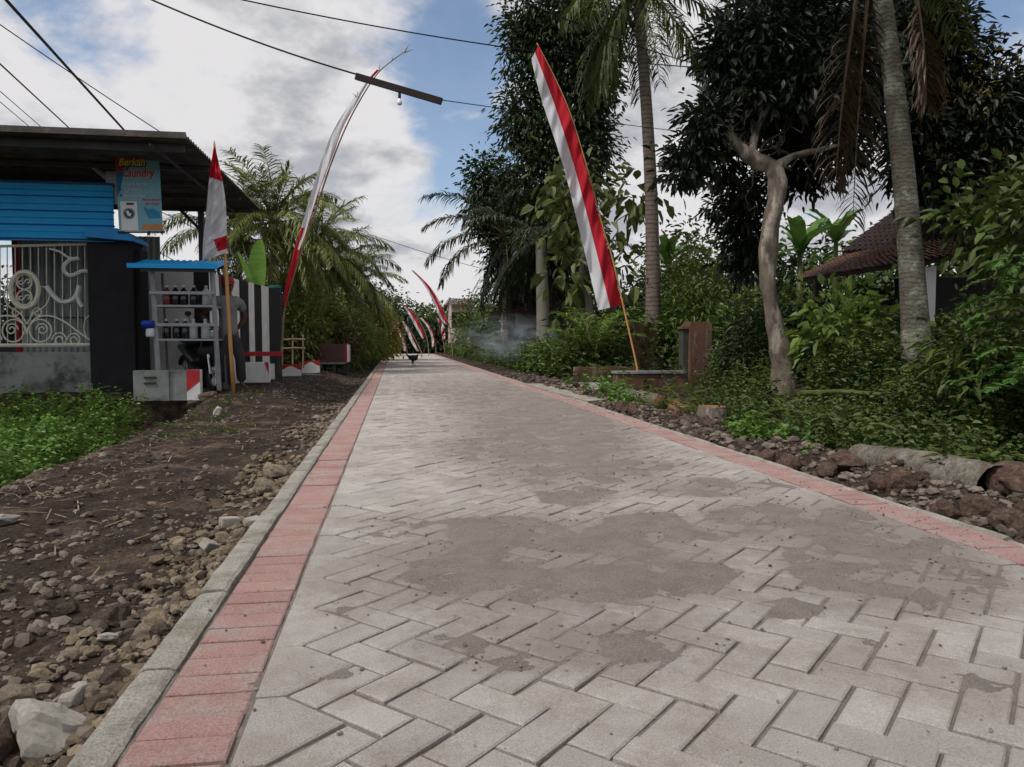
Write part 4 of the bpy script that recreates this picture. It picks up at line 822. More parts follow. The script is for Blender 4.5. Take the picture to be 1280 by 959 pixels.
# ------------------------------------------------------------------ walls: white and striped
WY=13.35
root=empty('striped_wall',(q(230,440,WY)[0],WY,0),'white and black painted garden wall behind the fuel stand and the man','wall')
ztop=q(200,330,WY)[1]
def strip(mb,A,B,z0,z1,mi,th=.12):
    A=np.array(A[:2]);B=np.array(B[:2]); d=(B-A)/np.linalg.norm(B-A); n_=np.array([-d[1],d[0]])*th; mb.mi=mi
    V=[(*(A),z0),(*(B),z0),(*(B+n_),z0),(*(A+n_),z0),(*(A),z1),(*(B),z1),(*(B+n_),z1),(*(A+n_),z1)]
    mb.add(V,[[0,3,2,1],[4,5,6,7],[0,1,5,4],[1,2,6,5],[2,3,7,6],[3,0,4,7]])
mb=MB(); bx=[168,244,263]; 
for k,(a,b) in enumerate(zip(bx[:-1],bx[1:])): strip(mb,(PY(a,440,WY).x,WY),(PY(b,440,WY).x,WY),-.05,ztop,k%2)
part(mb,'front_section',['plaster','blackpaint'],root)
A=np.array(PY(263,440,WY)); B=np.array(P(352,440,17.1)); 
def onseg(px):   # where the wall line meets that picture column
    lo,hi=0.,1.
    for _ in range(40):
        m=(lo+hi)/2; p=A+(B-A)*m; x,_y=proj(p[None]); 
        if x[0]<px: lo=m
        else: hi=m
    return A+(B-A)*(lo+hi)/2
mb=MB(); bd=[263.3,276,289,300.5,312,319,328,337,352]
for k,(a,b) in enumerate(zip(bd[:-1],bd[1:])): strip(mb,onseg(a),onseg(b),-.05,1.98,k%2)
part(mb,'side_section',['whitepaint','blackpaint'],root)
mb=MB(); a_=q(180,345,WY-.05); mb.tube([(a_[0],WY-.05,a_[1]),(a_[0]-.02,WY-.05,.5)],.02,6); a_=q(184,395,WY-.05); mb.box((a_[0]-.10,WY-.06,a_[1]-.08),(a_[0],WY-.003,a_[1]+.12)); part(mb,'drain_pipe','blackpaint',root)
def paintedblock(px0,py0,px1,py1,Y,dep,label,ends=None,name='painted_block',m='whitepaint'):
    a=q(px0,py1,Y); b=q(px1,py0,Y); root=empty(name,((a[0]+b[0])/2,Y,a[1]),label,'concrete block'); mb=MB(); mb.box((a[0],Y,a[1]-.05),(b[0],Y+dep,b[1])); part(mb,'body',m,root); return root,a,b
# low wall in front of the stand
FY=11.62
root,a,b=paintedblock(167,463,233,497,FY,.14,'low weathered concrete wall under the fuel stand with a red and white painted end','', 'low_wall','concrete')
e=q(250,463,FY)[0]; mb=MB(); mb.box((b[0]+.003,FY-.012,a[1]-.05),(e,FY+.13,b[1]+.005)); part(mb,'white_end','whitepaint',root)
mb=MB(); mb.prism([(b[0]+.003,a[1]+.08),(b[0]+.003,b[1]+.008),(e,b[1]+.008),(e,b[1]-.16)],FY-.016,FY-.0125); part(mb,'red_corner','redpaint',root)
mb=MB(); p_=q(203,463,FY); mb.box((p_[0],FY-.03,a[1]-.05),(p_[0]+.09,FY-.003,p_[1])); part(mb,'rib','concrete',root)
mb=MB()
for y_ in (472,479): c=q(180,y_,FY); mb.box((c[0],FY-.02,c[1]-.012),(c[0]+.17,FY-.003,c[1]+.012))
part(mb,'ledges','concdark',root)
# ------------------------------------------------------------------ fuel stand
KY=11.85; kr=empty('fuel_stand',(q(235,489,KY)[0],KY,.05),'grey metal roadside stand with two shelves of bottled fuel under a blue roof','stand')
def kp(px,py,Y=KY): a=q(px,py,Y); return (a[0],Y,a[1])
for nm,(x0,x1) in (('a',(190,199)),('b',(265,274))):
    mb=MB(); mb.tube([kp(x0,338),kp(x1,488)],.036,4); part(mb,'post','steel',kr)
    mb=MB(); a=Vector(kp(x0,338))+Vector((0,.48,0)); c=Vector(kp(x1,488))+Vector((0,.48,0)); mb.tube([a,c],.018,4); part(mb,'post','beam',kr)
xl=lambda py: 190+(py-338)*.06; xr=lambda py: 265+(py-338)*.06
for py,m_,h in ((366,'steel',.042),(406,'steel',.042)):
    a=kp(xl(py)-2,py); b=kp(xr(py),py); mb=MB(); mb.box((a[0]-.02,KY-.05,a[2]-h/2),(b[0]+.02,KY-.02,a[2]+h/2)); part(mb,'guard_rail','steel',kr)
SH=[]
for py in (381,423.5):
    a=kp(xl(py),py); b=kp(xr(py),py); mb=MB(); mb.box((a[0],KY-.015,a[2]-.03),(b[0],KY+.46,a[2])); part(mb,'shelf','steel',kr); SH.append(a[2])
mb=MB(); a=kp(170,334); b=kp(278,334); z=a[2]; n=60; xs_=np.linspace(a[0]-.05,b[0]-.02,n); wv=.012*np.sin(xs_*2*math.pi/.09)
V=[(x,yy_,zz_+w_) for yy_,zz_ in ((KY-.22,z+.0),(KY+.62,z+.17)) for x,w_ in zip(xs_,wv)]; mb.add(V,[[i,i+1,n+i+1,n+i] for i in range(n-1)]); mb.add([(x,y_,zz_-.006) for x,y_,zz_ in V],[[i+1,i,n+i,n+i+1] for i in range(n-1)])
mb.box((xs_[0],KY-.235,z-.03),(xs_[-1],KY-.222,z+.035)); part(mb,'roof','blue',kr)
mb=MB(); mb.box((a[0]+.1,KY-.14,z-.07),(b[0]-.08,KY-.10,z-.02)); mb.box((a[0]+.1,KY+.45,z+.03),(b[0]-.08,KY+.49,z+.09)); part(mb,'roof_frame','beam',kr)
nb=['leftmost','second','middle','fourth','rightmost']
for r_,(xs_,sh) in enumerate((((206,217,227.5,240,255.5),SH[0]),((204.5,217.5,228,238.5,253.5),SH[1]))):
    for k,px in enumerate(xs_):
        x=kp(px,380)[0]; mm='bottlered' if (r_,k)==(0,0) else 'bottleclear' if (r_,k) in ((0,4),(1,3),(1,4)) else 'bottle'
        mt={'bottlered':'reddish','bottleclear':'clear','bottle':'dark'}[mm]
        rt=empty('fuel_bottle',(x,KY+.12,sh),f"{mt} fuel bottle, {nb[k]} on the {'upper' if r_==0 else 'lower'} shelf of the stand",'bottle','fuel bottles on the stand shelves')
        mb=MB(); mb.lathe((x,KY+.12,sh+.002),[(.056,0),(.062,.02),(.062,.17),(.050,.215),(.024,.245),(.020,.262)],12); part(mb,'body',mm,rt,smooth=True)
        mb=MB(); mb.lathe((x,KY+.12,sh+.2645),[(.023,0),(.023,.03),(.015,.033)],10); part(mb,'stopper','bottleclear',rt)
rt=empty('measuring_jug',(kp(186,412)[0],KY-.06,kp(186,412)[2]),'blue plastic funnel over a white jug hung on the left post of the stand','jug')
mb=MB(); c=kp(185,410,KY-.06); mb.lathe(c,[(.05,-.01),(.09,.02),(.095,.10),(.085,.105)],12); part(mb,'funnel','bluepl',rt,smooth=True)
mb=MB(); mb.lathe((c[0]+.03,c[1],c[2]-.13),[(.055,0),(.062,.02),(.06,.11),(.045,.125)],12); part(mb,'jug','whitepl',rt,smooth=True)
# ------------------------------------------------------------------ skinned bodies
def skinmesh(name,ve,ed,m,levels=2,root=0):
    me=bpy.data.meshes.new(name); me.from_pydata([v[:3] for v in ve],ed,[]); o=bpy.data.objects.new(name,me); COL.objects.link(o)
    md=o.modifiers.new('s','SKIN'); md.use_smooth_shade=True
    for k,v in enumerate(ve):
        r=v[3]; me.skin_vertices[0].data[k].radius=(r,v[4] if len(v)>4 else r)
    me.skin_vertices[0].data[root].use_root=True
    sb=o.modifiers.new('b','SUBSURF'); sb.levels=levels; sb.render_levels=levels
    dg=bpy.context.evaluated_depsgraph_get(); dg.update(); nm=bpy.data.meshes.new_from_object(o.evaluated_get(dg)); nm.name=name
    bpy.data.objects.remove(o); nm.materials.clear(); nm.materials.append(M[m]); r=bpy.data.objects.new(name,nm); COL.objects.link(r)
    for p_ in nm.polygons: p_.use_smooth=True
    return r
mg=PY(287,487,12.45); MX=(mg.x,12.45,T(mg.x,12.45)); 
man=empty('person',MX,'man in a maroon cap, grey shirt and dark trousers by the fuel stand','person',rz=R(30))
ve=[(0,0,.93,.125,.10),(0,.0,1.08,.12,.095),(0,0,1.26,.145,.10),(0,.01,1.39,.12,.09),(0,0,1.47,.052),(0,-.005,1.53,.055),(0,-.015,1.575,.078,.088),(0,-.01,1.64,.082,.095),(0,0,1.70,.06,.07)]
ed=[(0,1),(1,2),(2,3),(3,4),(4,5),(5,6),(6,7),(7,8)]
def addc(pts,frm):
    p=frm
    for v in pts: ve.append(v); ed.append((p,len(ve)-1)); p=len(ve)-1
    return p
for s,el,wr in ((-1,(-.37,.13,1.16),(-.20,.20,1.00)),(1,(.29,.08,1.14),(.20,.17,.96))):
    w_=addc([(s*.17,0,1.40,.062),((s*.19+el[0])/2,el[1]/2,1.28,.050),(*el,.040),((el[0]+wr[0])/2,(el[1]+wr[1])/2,(el[2]+wr[2])/2,.036),(*wr,.027)],3)
    h=addc([(wr[0]-s*.045,wr[1]+.01,wr[2]-.045,.034,.02)],w_)
    hx,hy,hz=wr[0]-s*.045,wr[1]+.01,wr[2]-.045
    for k,(dx,dz,l) in enumerate(((-.03,-.005,.07),(-.015,-.02,.08),(0,-.03,.078),(.012,-.035,.062))): addc([(hx-s*.02+dx*s*.3,hy+.005*k,hz-.015-.006*k,.009),(hx-s*(.02+l*.5)+s*dx*.2,hy+.008,hz-.03-.012*k,.0085),(hx-s*(.02+l*.8),hy-.006,hz-.045-.015*k,.007)],h)
    addc([(hx+s*.005,hy-.02,hz+.0,.010),(hx-s*.02,hy-.035,hz+.012,.009)],h)
for s,kx,ky,ax,ay in ((-1,-.11,-.02,-.10,.03),(1,.15,-.07,.19,-.01)):
    addc([(s*.085,0,.86,.088),(kx,ky,.50,.058),((kx+ax)/2,(ky+ay)/2+.02,.32,.055),(ax,ay,.09,.035),(ax+s*.01,ay-.08,.04,.038,.03),(ax+s*.02,ay-.17,.03,.036,.02)],0)
addc([(0,-.10,1.60,.016),(0,-.115,1.592,.012)],6)
for s in (-1,1): addc([(s*.085,0,1.60,.014)],7)
o=skinmesh('body',ve,ed,'skin'); o.parent=man
ve=[(0,0,.82,.16,.14),(0,0,.95,.155,.13),(0,0,1.10,.145,.115),(0,0,1.27,.165,.118),(0,.01,1.40,.125,.10),(0,0,1.455,.07,.07)]; ed=[(0,1),(1,2),(2,3),(3,4),(4,5)]
for s,el in ((-1,(-.30,.09,1.24)),(1,(.25,.05,1.23))): addc([(s*.18,0,1.40,.085),(*el,.072)],4)
o=skinmesh('shirt',ve,ed,'shirt'); o.parent=man
ve=[(0,0,.96,.14,.115),(0,0,.88,.15,.12)]; ed=[(0,1)]
for s,kx,ky,ax,ay in ((-1,-.11,-.02,-.10,.03),(1,.15,-.07,.19,-.01)): addc([(s*.09,0,.82,.11),(kx,ky,.50,.085),((kx+ax)/2,(ky+ay)/2+.01,.30,.08),(ax,ay,.12,.075)],1)
o=skinmesh('trousers',ve,ed,'trousers'); o.parent=man
mb=MB(); V=[]; prof=[(.095,0),(.105,.02),(.104,.05),(.09,.09),(.055,.115),(.01,.122)]; mb.lathe((0,0,1.645),prof,14)
vis=[(math.sin(a)*.085,-.085*math.cos(a)-.02-.085*math.cos(a),1.648-.02*math.cos(a)) for a in np.linspace(-1.3,1.3,9)]; inn=[(math.sin(a)*.09,-.09*math.cos(a),1.658) for a in np.linspace(-1.3,1.3,9)]
mb.add(vis+inn,[[i,i+1,9+i+1,9+i] for i in range(8)]); mb.add([(x,y,z+.008) for x,y,z in vis+inn],[[i+1,i,9+i,9+i+1] for i in range(8)])
o=mb.build('cap','cap',smooth=True); o.parent=man
mb=MB()
for s in (-1,1): mb.lathe((s*.032,-.092,1.605),[(.002,-.008),(.010,0),(.002,.008)],8)
o=mb.build('eyes','whitepaint'); o.parent=man
# ------------------------------------------------------------------ motorcycle behind the stand
g=PY(250,470,12.72); mo=empty('motorcycle',(g.x,12.72,T(g.x,12.72)),'black motorcycle parked in the shade behind the fuel stand','motorcycle',rz=R(35))
def lp(mb,name,m,smooth=False,parent=mo):
    o=mb.build(name,m,smooth=smooth); o.parent=parent; return o
for y_ in (-.55,.60):
    mb=MB(); mb.tube([(0,y_+.245*math.cos(a),.29+.245*math.sin(a)) for a in np.linspace(0,2*math.pi,25)],.045,8,cap=False); wh=lp(mb,'wheel','rubber',True)
    mb=MB(); mb.tube([(0,y_+.20*math.cos(a),.29+.20*math.sin(a)) for a in np.linspace(0,2*math.pi,25)],.010,6,cap=False)
    for a in np.linspace(0,2*math.pi,9)[:-1]: mb.tube([(0,y_,.29),(0,y_+.2*math.cos(a),.29+.2*math.sin(a))],.006,4)
    lp(mb,'rim','beam',parent=wh)
mb=MB(); mb.tube([(0,-.30,.52),(0,0,.46),(0,.35,.62),(0,.75,.70)],[.10,.14,.13,.07],10,sq=.8); mb.tube([(0,-.38,.9),(0,-.36,.62),(0,-.30,.42)],[.09,.15,.12],10); mb.box((-.12,-.2,.2),(.12,.15,.42)); lp(mb,'body','moto',True)
mb=MB(); mb.tube([(0,-.02,.76),(0,.25,.78),(0,.65,.82)],[.09,.13,.10],10,sq=.5); lp(mb,'seat','rubber',True)
mb=MB(); mb.tube([(-.05,-.55,.29),(-.05,-.40,.85)],.022,6); mb.tube([(.05,-.55,.29),(.05,-.40,.85)],.022,6); lp(mb,'front_fork','chrome')
mb=MB(); mb.tube([(-.34,-.22,1.02),(-.15,-.34,1.0),(0,-.36,.96),(.15,-.34,1.0),(.34,-.22,1.02)],.016,6); lp(mb,'handlebar','moto')
for s in (-1,1): mb=MB(); mb.tube([(s*.22,-.30,1.02),(s*.27,-.30,1.17)],.006,5); mb.lathe((s*.28,-.30,1.17),[(.01,0),(.05,.02),(.05,.06),(.01,.08)],8); lp(mb,'mirror','moto')
mb=MB(); mb.lathe((0,-.44,.86),[(.02,-.06),(.07,-.03),(.08,.02),(.05,.07)],10); lp(mb,'headlight','bottleclear',True)
# ------------------------------------------------------------------ bench, painted kerb stones, planters
BY=15.1
bn=empty('bench',(q(327,443,BY)[0],BY,.06),'long red painted bench standing against the striped wall','bench')
a=q(303,444,BY); b=q(351,440,BY); mb=MB(); mb.box((a[0],BY,a[1]-.02),(b[0],BY+.32,a[1]+.06)); part(mb,'seat','redpaint',bn)
for f in (.08,.92):
    for dy in (.04,.24): x=a[0]+(b[0]-a[0])*f; mb=MB(); mb.box((x-.03,BY+dy,.0),(x+.03,BY+dy+.05,a[1]-.022)); part(mb,'leg','concdark',bn)
r_,a,b=paintedblock(301,453,331,475,14.2,.18,'whitewashed concrete block with a slanted red and white end in front of the red bench',None)
e=q(336,453,14.2)[0]; mb=MB(); mb.box((b[0]+.003,14.19,a[1]-.05),(e,14.36,b[1])); part(mb,'white_end','whitepaint',r_)
mb=MB(); mb.prism([(b[0]+.003,b[1]-.02),(b[0]+.003,b[1]+.003),(e,b[1]+.003),(e,a[1]+.10)],14.183,14.1875); part(mb,'red_corner','redpaint',r_)
paintedblock(335.5,455,342,471,15.0,.14,'narrow white block right of the slanted red and white block end',None)
def wavy(px0,py0,px1,py1,Y,label):
    a=q(px0,py1,Y); b=q(px1,py0,Y); zt,zb=b[1],T((a[0]+b[0])/2,Y)-.03; rt=empty('planter_kerb',((a[0]+b[0])/2,Y,zb),label,'planter edging'); n=16
    xs_=np.linspace(a[0],b[0],n); u=np.linspace(0,1,n); zm=zt-(zt-a[1])*(.38+.22*np.cos(u*2*math.pi)); zt_=zt-.03*np.sin(u*3.1)*0
    mb=MB(); V=[(x,yy_,z) for yy_ in (Y,Y+.12) for x,z in list(zip(xs_,[zb]*n))+list(zip(xs_,zm))]
    def ex(lo,hi,m,nm):
        mb=MB(); V=[(x,Y,z) for x,z in zip(xs_,lo)]+[(x,Y,z) for x,z in zip(xs_,hi)]+[(x,Y+.12,z) for x,z in zip(xs_,lo)]+[(x,Y+.12,z) for x,z in zip(xs_,hi)]
        F=[]; 
        for i in range(n-1): F+=[[i,i+1,n+i+1,n+i],[2*n+i+1,2*n+i,3*n+i,3*n+i+1],[n+i,n+i+1,3*n+i+1,3*n+i]]
        F+=[[0,n,3*n,2*n],[n-1,3*n-1,4*n-1,2*n-1]]; mb.add(V,F); part(mb,nm,m,rt)
    ex([zb]*n,list(zm),'whitepaint','white_base'); ex(list(zm+.002),[zt]*n,'redpaint','red_top')
wavy(351,456,376,467,17.6,'first low red over white planter edging, just right of the striped wall')
wavy(377.5,451,399.5,462,19.2,'second low red over white planter edging, left of the brown planter box')
PYY=20.6; a=q(397,453,PYY); b=q(431,430,PYY); pb=empty('planter_box',((a[0]+b[0])/2,PYY,.05),'brown weathered concrete planter box on short legs with a red and white end','planter')
mb=MB(); mb.box((a[0],PYY,a[1]),(b[0],PYY+.7,b[1])); part(mb,'box','planter',pb)
mb=MB(); mb.box((b[0]+.003,PYY-.01,a[1]),(b[0]+.055,PYY+.7,b[1]+.01)); part(mb,'red_edge','redpaint',pb)
mb=MB(); mb.box((b[0]+.058,PYY-.01,a[1]),(b[0]+.10,PYY+.7,b[1]-.02)); part(mb,'white_edge','whitepaint',pb)
mb=MB(); mb.box((a[0]-.02,PYY-.03,a[1]-.05),(b[0]+.02,PYY+.72,a[1]-.003)); part(mb,'base_slab','concrete',pb)
for f in (.04,.5,.92): x=a[0]+(b[0]-a[0])*f; mb=MB(); mb.box((x,PYY+.05,-.02),(x+.12,PYY+.6,a[1]-.053)); part(mb,'leg','concdark',pb)
fr=empty('bamboo_fence',(q(366,440,18.4)[0],18.4,.05),'rough two rail bamboo fence between the striped wall and the planter box','fence')
for py in (424,435): mb=MB(); mb.tube([kp(350,py+1,18.4),kp(366,py,18.4),kp(382,py+.5,18.4)],.022,6); part(mb,'rail','bamboo_grey',fr)
for px in (353,366,379): mb=MB(); mb.tube([kp(px,418,18.4),kp(px,460,18.4)],.02,6); part(mb,'post','bamboo_grey',fr)
c=P(343,361,18.2); dr=empty('water_drum',(c.x,c.y,T(c.x,c.y)),'blue drum with a green lid standing behind the end of the striped wall','drum')
mb=MB(); mb.lathe((c.x,c.y,T(c.x,c.y)),[(.14,0),(.15,.1),(.15,c.z-T(c.x,c.y)-.08),(.145,c.z-T(c.x,c.y))],16); part(mb,'barrel','bluepl',dr,smooth=True)
mb=MB(); mb.lathe((c.x,c.y,c.z+.003),[(.16,0),(.16,.05),(.1,.07)],16); part(mb,'lid',flat('green_plastic',(.02,.14,.09)),dr)
# ------------------------------------------------------------------ hanging sign
SY=GY-.25; a=q(149,289,SY); b=q(201,195.5,SY); SW=b[0]-a[0]; SH_=b[1]-a[1]
sg=empty('laundry_banner',(a[0],SY,a[1]),'hanging printed laundry banner, light blue with a washing machine, under the canopy','banner'); sg.rotation_euler=(0,R(-1.6),R(2))
def sl(mb,name,m,lab=None): o=mb.build(name,m); o.parent=sg; return o
def srect(name,m,x0,y0,x1,y1,l): mb=MB(); mb.box((x0*SW,-.002*l-.0015,(1-y1)*SH_),(x1*SW,-.002*l,(1-y0)*SH_)); return sl(mb,name,m)
def spoly(name,m,pts,l): mb=MB(); mb.prism([(x*SW,(1-y)*SH_) for x,y in pts],-.002*l-.0015,-.002*l); return sl(mb,name,m)
mb=MB(); mb.box((0,0,0),(SW,.004,SH_)); sl(mb,'sheet',mat('sign_blue',(.16,.42,.55),(.28,.50,.58),.5,2.2))
spoly('red_corner',flat('sign_red',(.40,.05,.06)),[(0,0),(1,0),(1,.05),(.45,.06),(.25,.17),(0,.26)],1)
spoly('blue_swoosh',flat('sign_deep',(.02,.16,.33)),[(0,.26),(.25,.17),(.34,.15),(.18,.25),(.05,.5),(0,.55)],1)
def text(body,x,y,h,m,l,off=0.,shear=.2,wmax=None,name='lettering'):
    cu=bpy.data.curves.new('t','FONT'); cu.body=body; cu.size=1; cu.shear=shear; cu.offset=off; cu.resolution_u=3
    o=bpy.data.objects.new('t',cu); COL.objects.link(o); dg=bpy.context.evaluated_depsgraph_get(); dg.update(); me=bpy.data.meshes.new_from_object(o.evaluated_get(dg)); bpy.data.objects.remove(o)
    co=np.zeros(len(me.vertices)*3); me.vertices.foreach_get('co',co); co=co.reshape(-1,3); w0=co[:,0].max()-co[:,0].min()
    s=h*SH_; sx=s if not wmax else wmax*SW/w0
    co=np.stack([x*SW+(co[:,0])*sx,np.full(len(co),-.002*l-.001),(1-y)*SH_+co[:,1]*s],1); me.vertices.foreach_set('co',co.ravel()); me.update()
    me.materials.clear(); me.materials.append(m); r=bpy.data.objects.new(name,me); COL.objects.link(r); r.parent=sg; return r
fy=flat('sign_yellow',(.80,.70,.12)); fw=flat('sign_white',(.85,.87,.88)); fd=flat('sign_dark',(.01,.03,.04)); fr_=flat('sign_letter_red',(.60,.05,.06)); fb=flat('sign_letter_blue',(.03,.14,.38))
text('Berkah',.085,.150,.14,fd,2,.06,.25,.62,'lettering_shadow'); text('Berkah',.07,.142,.14,fy,4,.022,.25,.60)
text('Laundry',.15,.285,.155,fw,2,.05,.2,.76,'lettering_outline'); text('Laundry',.15,.285,.155,fr_,4,.028,.2,.74)
for k,s in enumerate(('Cuci & Setrika','Cuci Kering','Setrika Saja')):
    yy_=.395+k*.078; text(s,.16,yy_,.058,fb,2,.03,0,(.56,.42,.50)[k],'lettering_shadow'); text(s,.16,yy_,.058,fw,4,.008,0,(.55,.41,.49)[k]); srect('bullet',fb,.06,yy_-.035,.11,yy_-.005,2)
text('Terima Bersih',.56,.60,.045,fr_,2,.015,.2,.40); text('dan Wangi',.62,.65,.045,fr_,2,.015,.2,.32)
srect('washing_machine',fw,.06,.61,.44,.99,2); srect('control_panel',fd,.2,.63,.37,.655,4)
def disc(name,m,cx,cy,r,l): return spoly(name,m,[(cx+r/SW*math.cos(t),cy+r/SH_*math.sin(t)) for t in np.linspace(0,2*math.pi,25)[:-1]],l)
disc('door_rim',flat('sign_grey',(.25,.33,.38)),.25,.77,.083,4); disc('door_glass',flat('sign_glass',(.03,.08,.12)),.25,.77,.062,6); spoly('laundry_inside',fw,[(.18,.74),(.24,.73),(.27,.77),(.31,.76),(.28,.81),(.22,.80)],8)
spoly('towels',flat('sign_towel',(.03,.30,.50)),[(.58,.68),(.70,.71),(.80,.70),(.95,.75),(.97,.83),(.75,.87),(.66,.80)],3); spoly('towel_fold',flat('sign_towel2',(.25,.55,.68)),[(.70,.84),(.95,.83),(.97,.87),(.72,.90)],4)
spoly('bottom_bar',flat('sign_orange',(.62,.28,.10)),[(.50,.985),(.55,.92),(1,.905),(1,.985)],3); 
for z_ in (SH_+.003,-.028): mb=MB(); mb.box((-.025,-.004,z_),(SW+.02,.012,z_+.025)); sl(mb,'batten','wood')
# ------------------------------------------------------------------ flags and tall banners
def cloth(name,left,right,d,m,root,matf,nu=8,nv=44,amp=.05,seed=0,wob=2.):
    nu*=2; nv=int(nv*2.2); rng=np.random.default_rng(seed); L_=np.array(cr_(left,6)); R_=np.array(cr_(right,6)); v=np.linspace(0,1,nv)
    ip=lambda Q: np.stack([np.interp(v,np.linspace(0,1,len(Q)),Q[:,k]) for k in (0,1)],1)
    L_,R_=ip(L_),ip(R_); mb=MB(); V=[]
    for i in range(nv):
        for j in range(nu+1):
            u=j/nu; p=L_[i]*(1-u)+R_[i]*u; dd=d+amp*math.sin(u*wob*math.pi+v[i]*7+seed)*(1-u*.6)+amp*.5*math.sin(v[i]*23+u*3+seed)+amp*.3*math.sin(v[i]*51+u*9)+amp*.35*math.sin(v[i]*90+u*14+seed)*math.sin(v[i]*13+u*5); V.append(tuple(P(p[0],p[1],dd)))
    F4=[];mi=[]
    for i in range(nv-1):
        for j in range(nu): F4.append([i*(nu+1)+j,i*(nu+1)+j+1,(i+1)*(nu+1)+j+1,(i+1)*(nu+1)+j]); mi.append(matf((j+.5)/nu,(i+.5)/(nv-1)))
    mb.add(V,F4); mb.m4=[np.array(mi)]; return part(mb,name,m,root,smooth=True)
RW=['flagwhite','flagred']
def pole(root,pts,d,r,name='pole',m='bamboo_grey',base=True):
    q_=[P(x,y,d) for x,y in cr_(pts,5)]
    if base:
        e=q_[0]; zt=T(e.x,e.y)-.1
        if zt<e.z: q_=[Vector((e.x+(q_[0].x-q_[1].x)*.2,e.y,zt))]+q_
    mb=MB(); n=len(q_); mb.tube(q_,np.linspace(r,r*.35,n),7); return part(mb,name,m,root,smooth=True)
d=13.5; b=P(798,475,d); rt=empty('tall_banner',(b.x,b.y,T(b.x,b.y)),'tall leaning bamboo banner, half white half red, at the right road side','banner','red and white banners along the road')
pole(rt,[(799,480),(796,458),(790,430),(779,382),(766,325),(753,282),(731,200),(711,137),(690,90),(671,54)],d+.03,.022,m='bamboo')
cloth('cloth',[(664,74),(677,125),(704,208),(723,283),(748,388)],[(673,57),(708,133),(730,203),(752,283),(777.5,381)],d,RW,rt,lambda u,v: 1 if u>.5 else 0,nu=10,amp=.085,seed=1)
d=16.; b=P(352,455,d); rt=empty('tall_banner',(b.x,b.y,T(b.x,b.y)),'tall bent bamboo banner at the left whose cloth is twisted into a narrow strip','banner','red and white banners along the road')
pole(rt,[(351,458),(353,420),(356,385),(367,345),(382,300),(395,262),(412,210),(432,160),(452,122),(472,92),(490,76),(507,64)],d+.05,.026)
cloth('cloth',[(353,384),(358,352),(368,312),(375,290),(387,248),(398,212),(410,178),(421,155),(436,132),(456,104),(471,87)],[(356,384),(365,350),(375,312),(383,290),(394,254),(405,223),(418,189),(429,159),(443,134),(459,106),(474,88)],d,RW,rt,lambda u,v: 1 if v<.20 or v>.94 or u>.88 or (v<.32 and u<.5) else 0,nu=6,amp=.018,seed=2)
mb=MB()
for p0,p1 in (((474,90),(475,80)),((490,76),(491,72)),((505,66),(511,56)),((505,66),(516,62)),((505,66),(509,60)),((448,122),(446,114)),((447,122),(441,117))): mb.tube([P(*p0,d),P(*p1,d)],[.014,.004],5)
part(mb,'twigs','bamboo_grey',rt)
d=11.2; b=P(292,492,d); rt=empty('flag',(b.x,b.y,b.z),'red and white flag hanging limp from a bamboo pole in front of the fuel stand','flag')
mb=MB(); mb.tube([P(292.5,494,d),P(288,430,d),P(283,345,d),P(276,260,d),P(268,182,d),P(267.5,176,d)],[.030,.029,.026,.022,.016,.008],8); part(mb,'pole','bamboo',rt,smooth=True)
cloth('cloth',[(267,184),(262,218),(258,262),(254,300),(253,326)],[(269,184),(277,220),(282,252),(283.5,290),(284,316)],d-.11,RW,rt,lambda u,v: 1 if v<.27+.03*u or (.78<v<.93 and u>.45+(v-.78)*1.2) else 0,nu=10,nv=40,amp=.045,seed=3,wob=4)
far=[([(509,441),(507,430),(502,418),(494,408)],43,[(492,408),(499,418),(503,430),(505,439)],[(496,405),(505,416),(509,428),(510,439)],'white banner with a thin red edge crossing the far left ones',7,.25),
 ([(545,441),(543,425),(537,410),(528,398)],48,[(525,398),(534,409),(539,422),(540,434)],[(530,396),(540,408),(545,420),(546,432)],'mostly white banner between the short tattered one and the striped flags',8,.3),
 ([(566,442),(563,415),(556,392),(546,372),(534,355),(515,338)],38,[(514,338),(527,352),(540,374),(550,398),(558,406)],[(517,338),(533,353),(546,371),(557,394),(561,404)],'long red banner arching highest over the far road',1,.62),
 ([(536,442),(534,425),(528,408),(519,393),(506,383)],44,[(505,384),(512,395),(521,412),(528,424)],[(510,382),(520,391),(528,404),(534,421)],'short tattered red and white banner left of the long red one',2,.5),
 ([(527,441),(521,428),(512,412),(504,402)],40,[(503,402),(508,414),(514,428),(521,439)],[(506,401),(514,411),(520,425),(526,439)],'white banner bending right in the far left cluster',3,.2),
 ([(484,440),(487,425),(493,410),(499,403)],42,[(498,403),(490,412),(484,428),(482,440)],[(501,405),(496,417),(490,430),(487,440)],'red edged banner leaning left at the far left road side',4,.5),
 ([(489,441),(494,428),(502,419),(508,417)],45,[(507,417),(500,420),(493,428),(488,440)],[(508,419),(502,424),(497,431),(492,440)],'small white banner drooping beside the far left ones',5,.1),
 ([(556,441),(554,425),(549,408),(545,395)],46,[(546,398),(551,408),(552,418),(553,426)],[(549,398),(557,406),(559,418),(560,424)],'red and white striped flags massed at the far right road side',6,.5)]
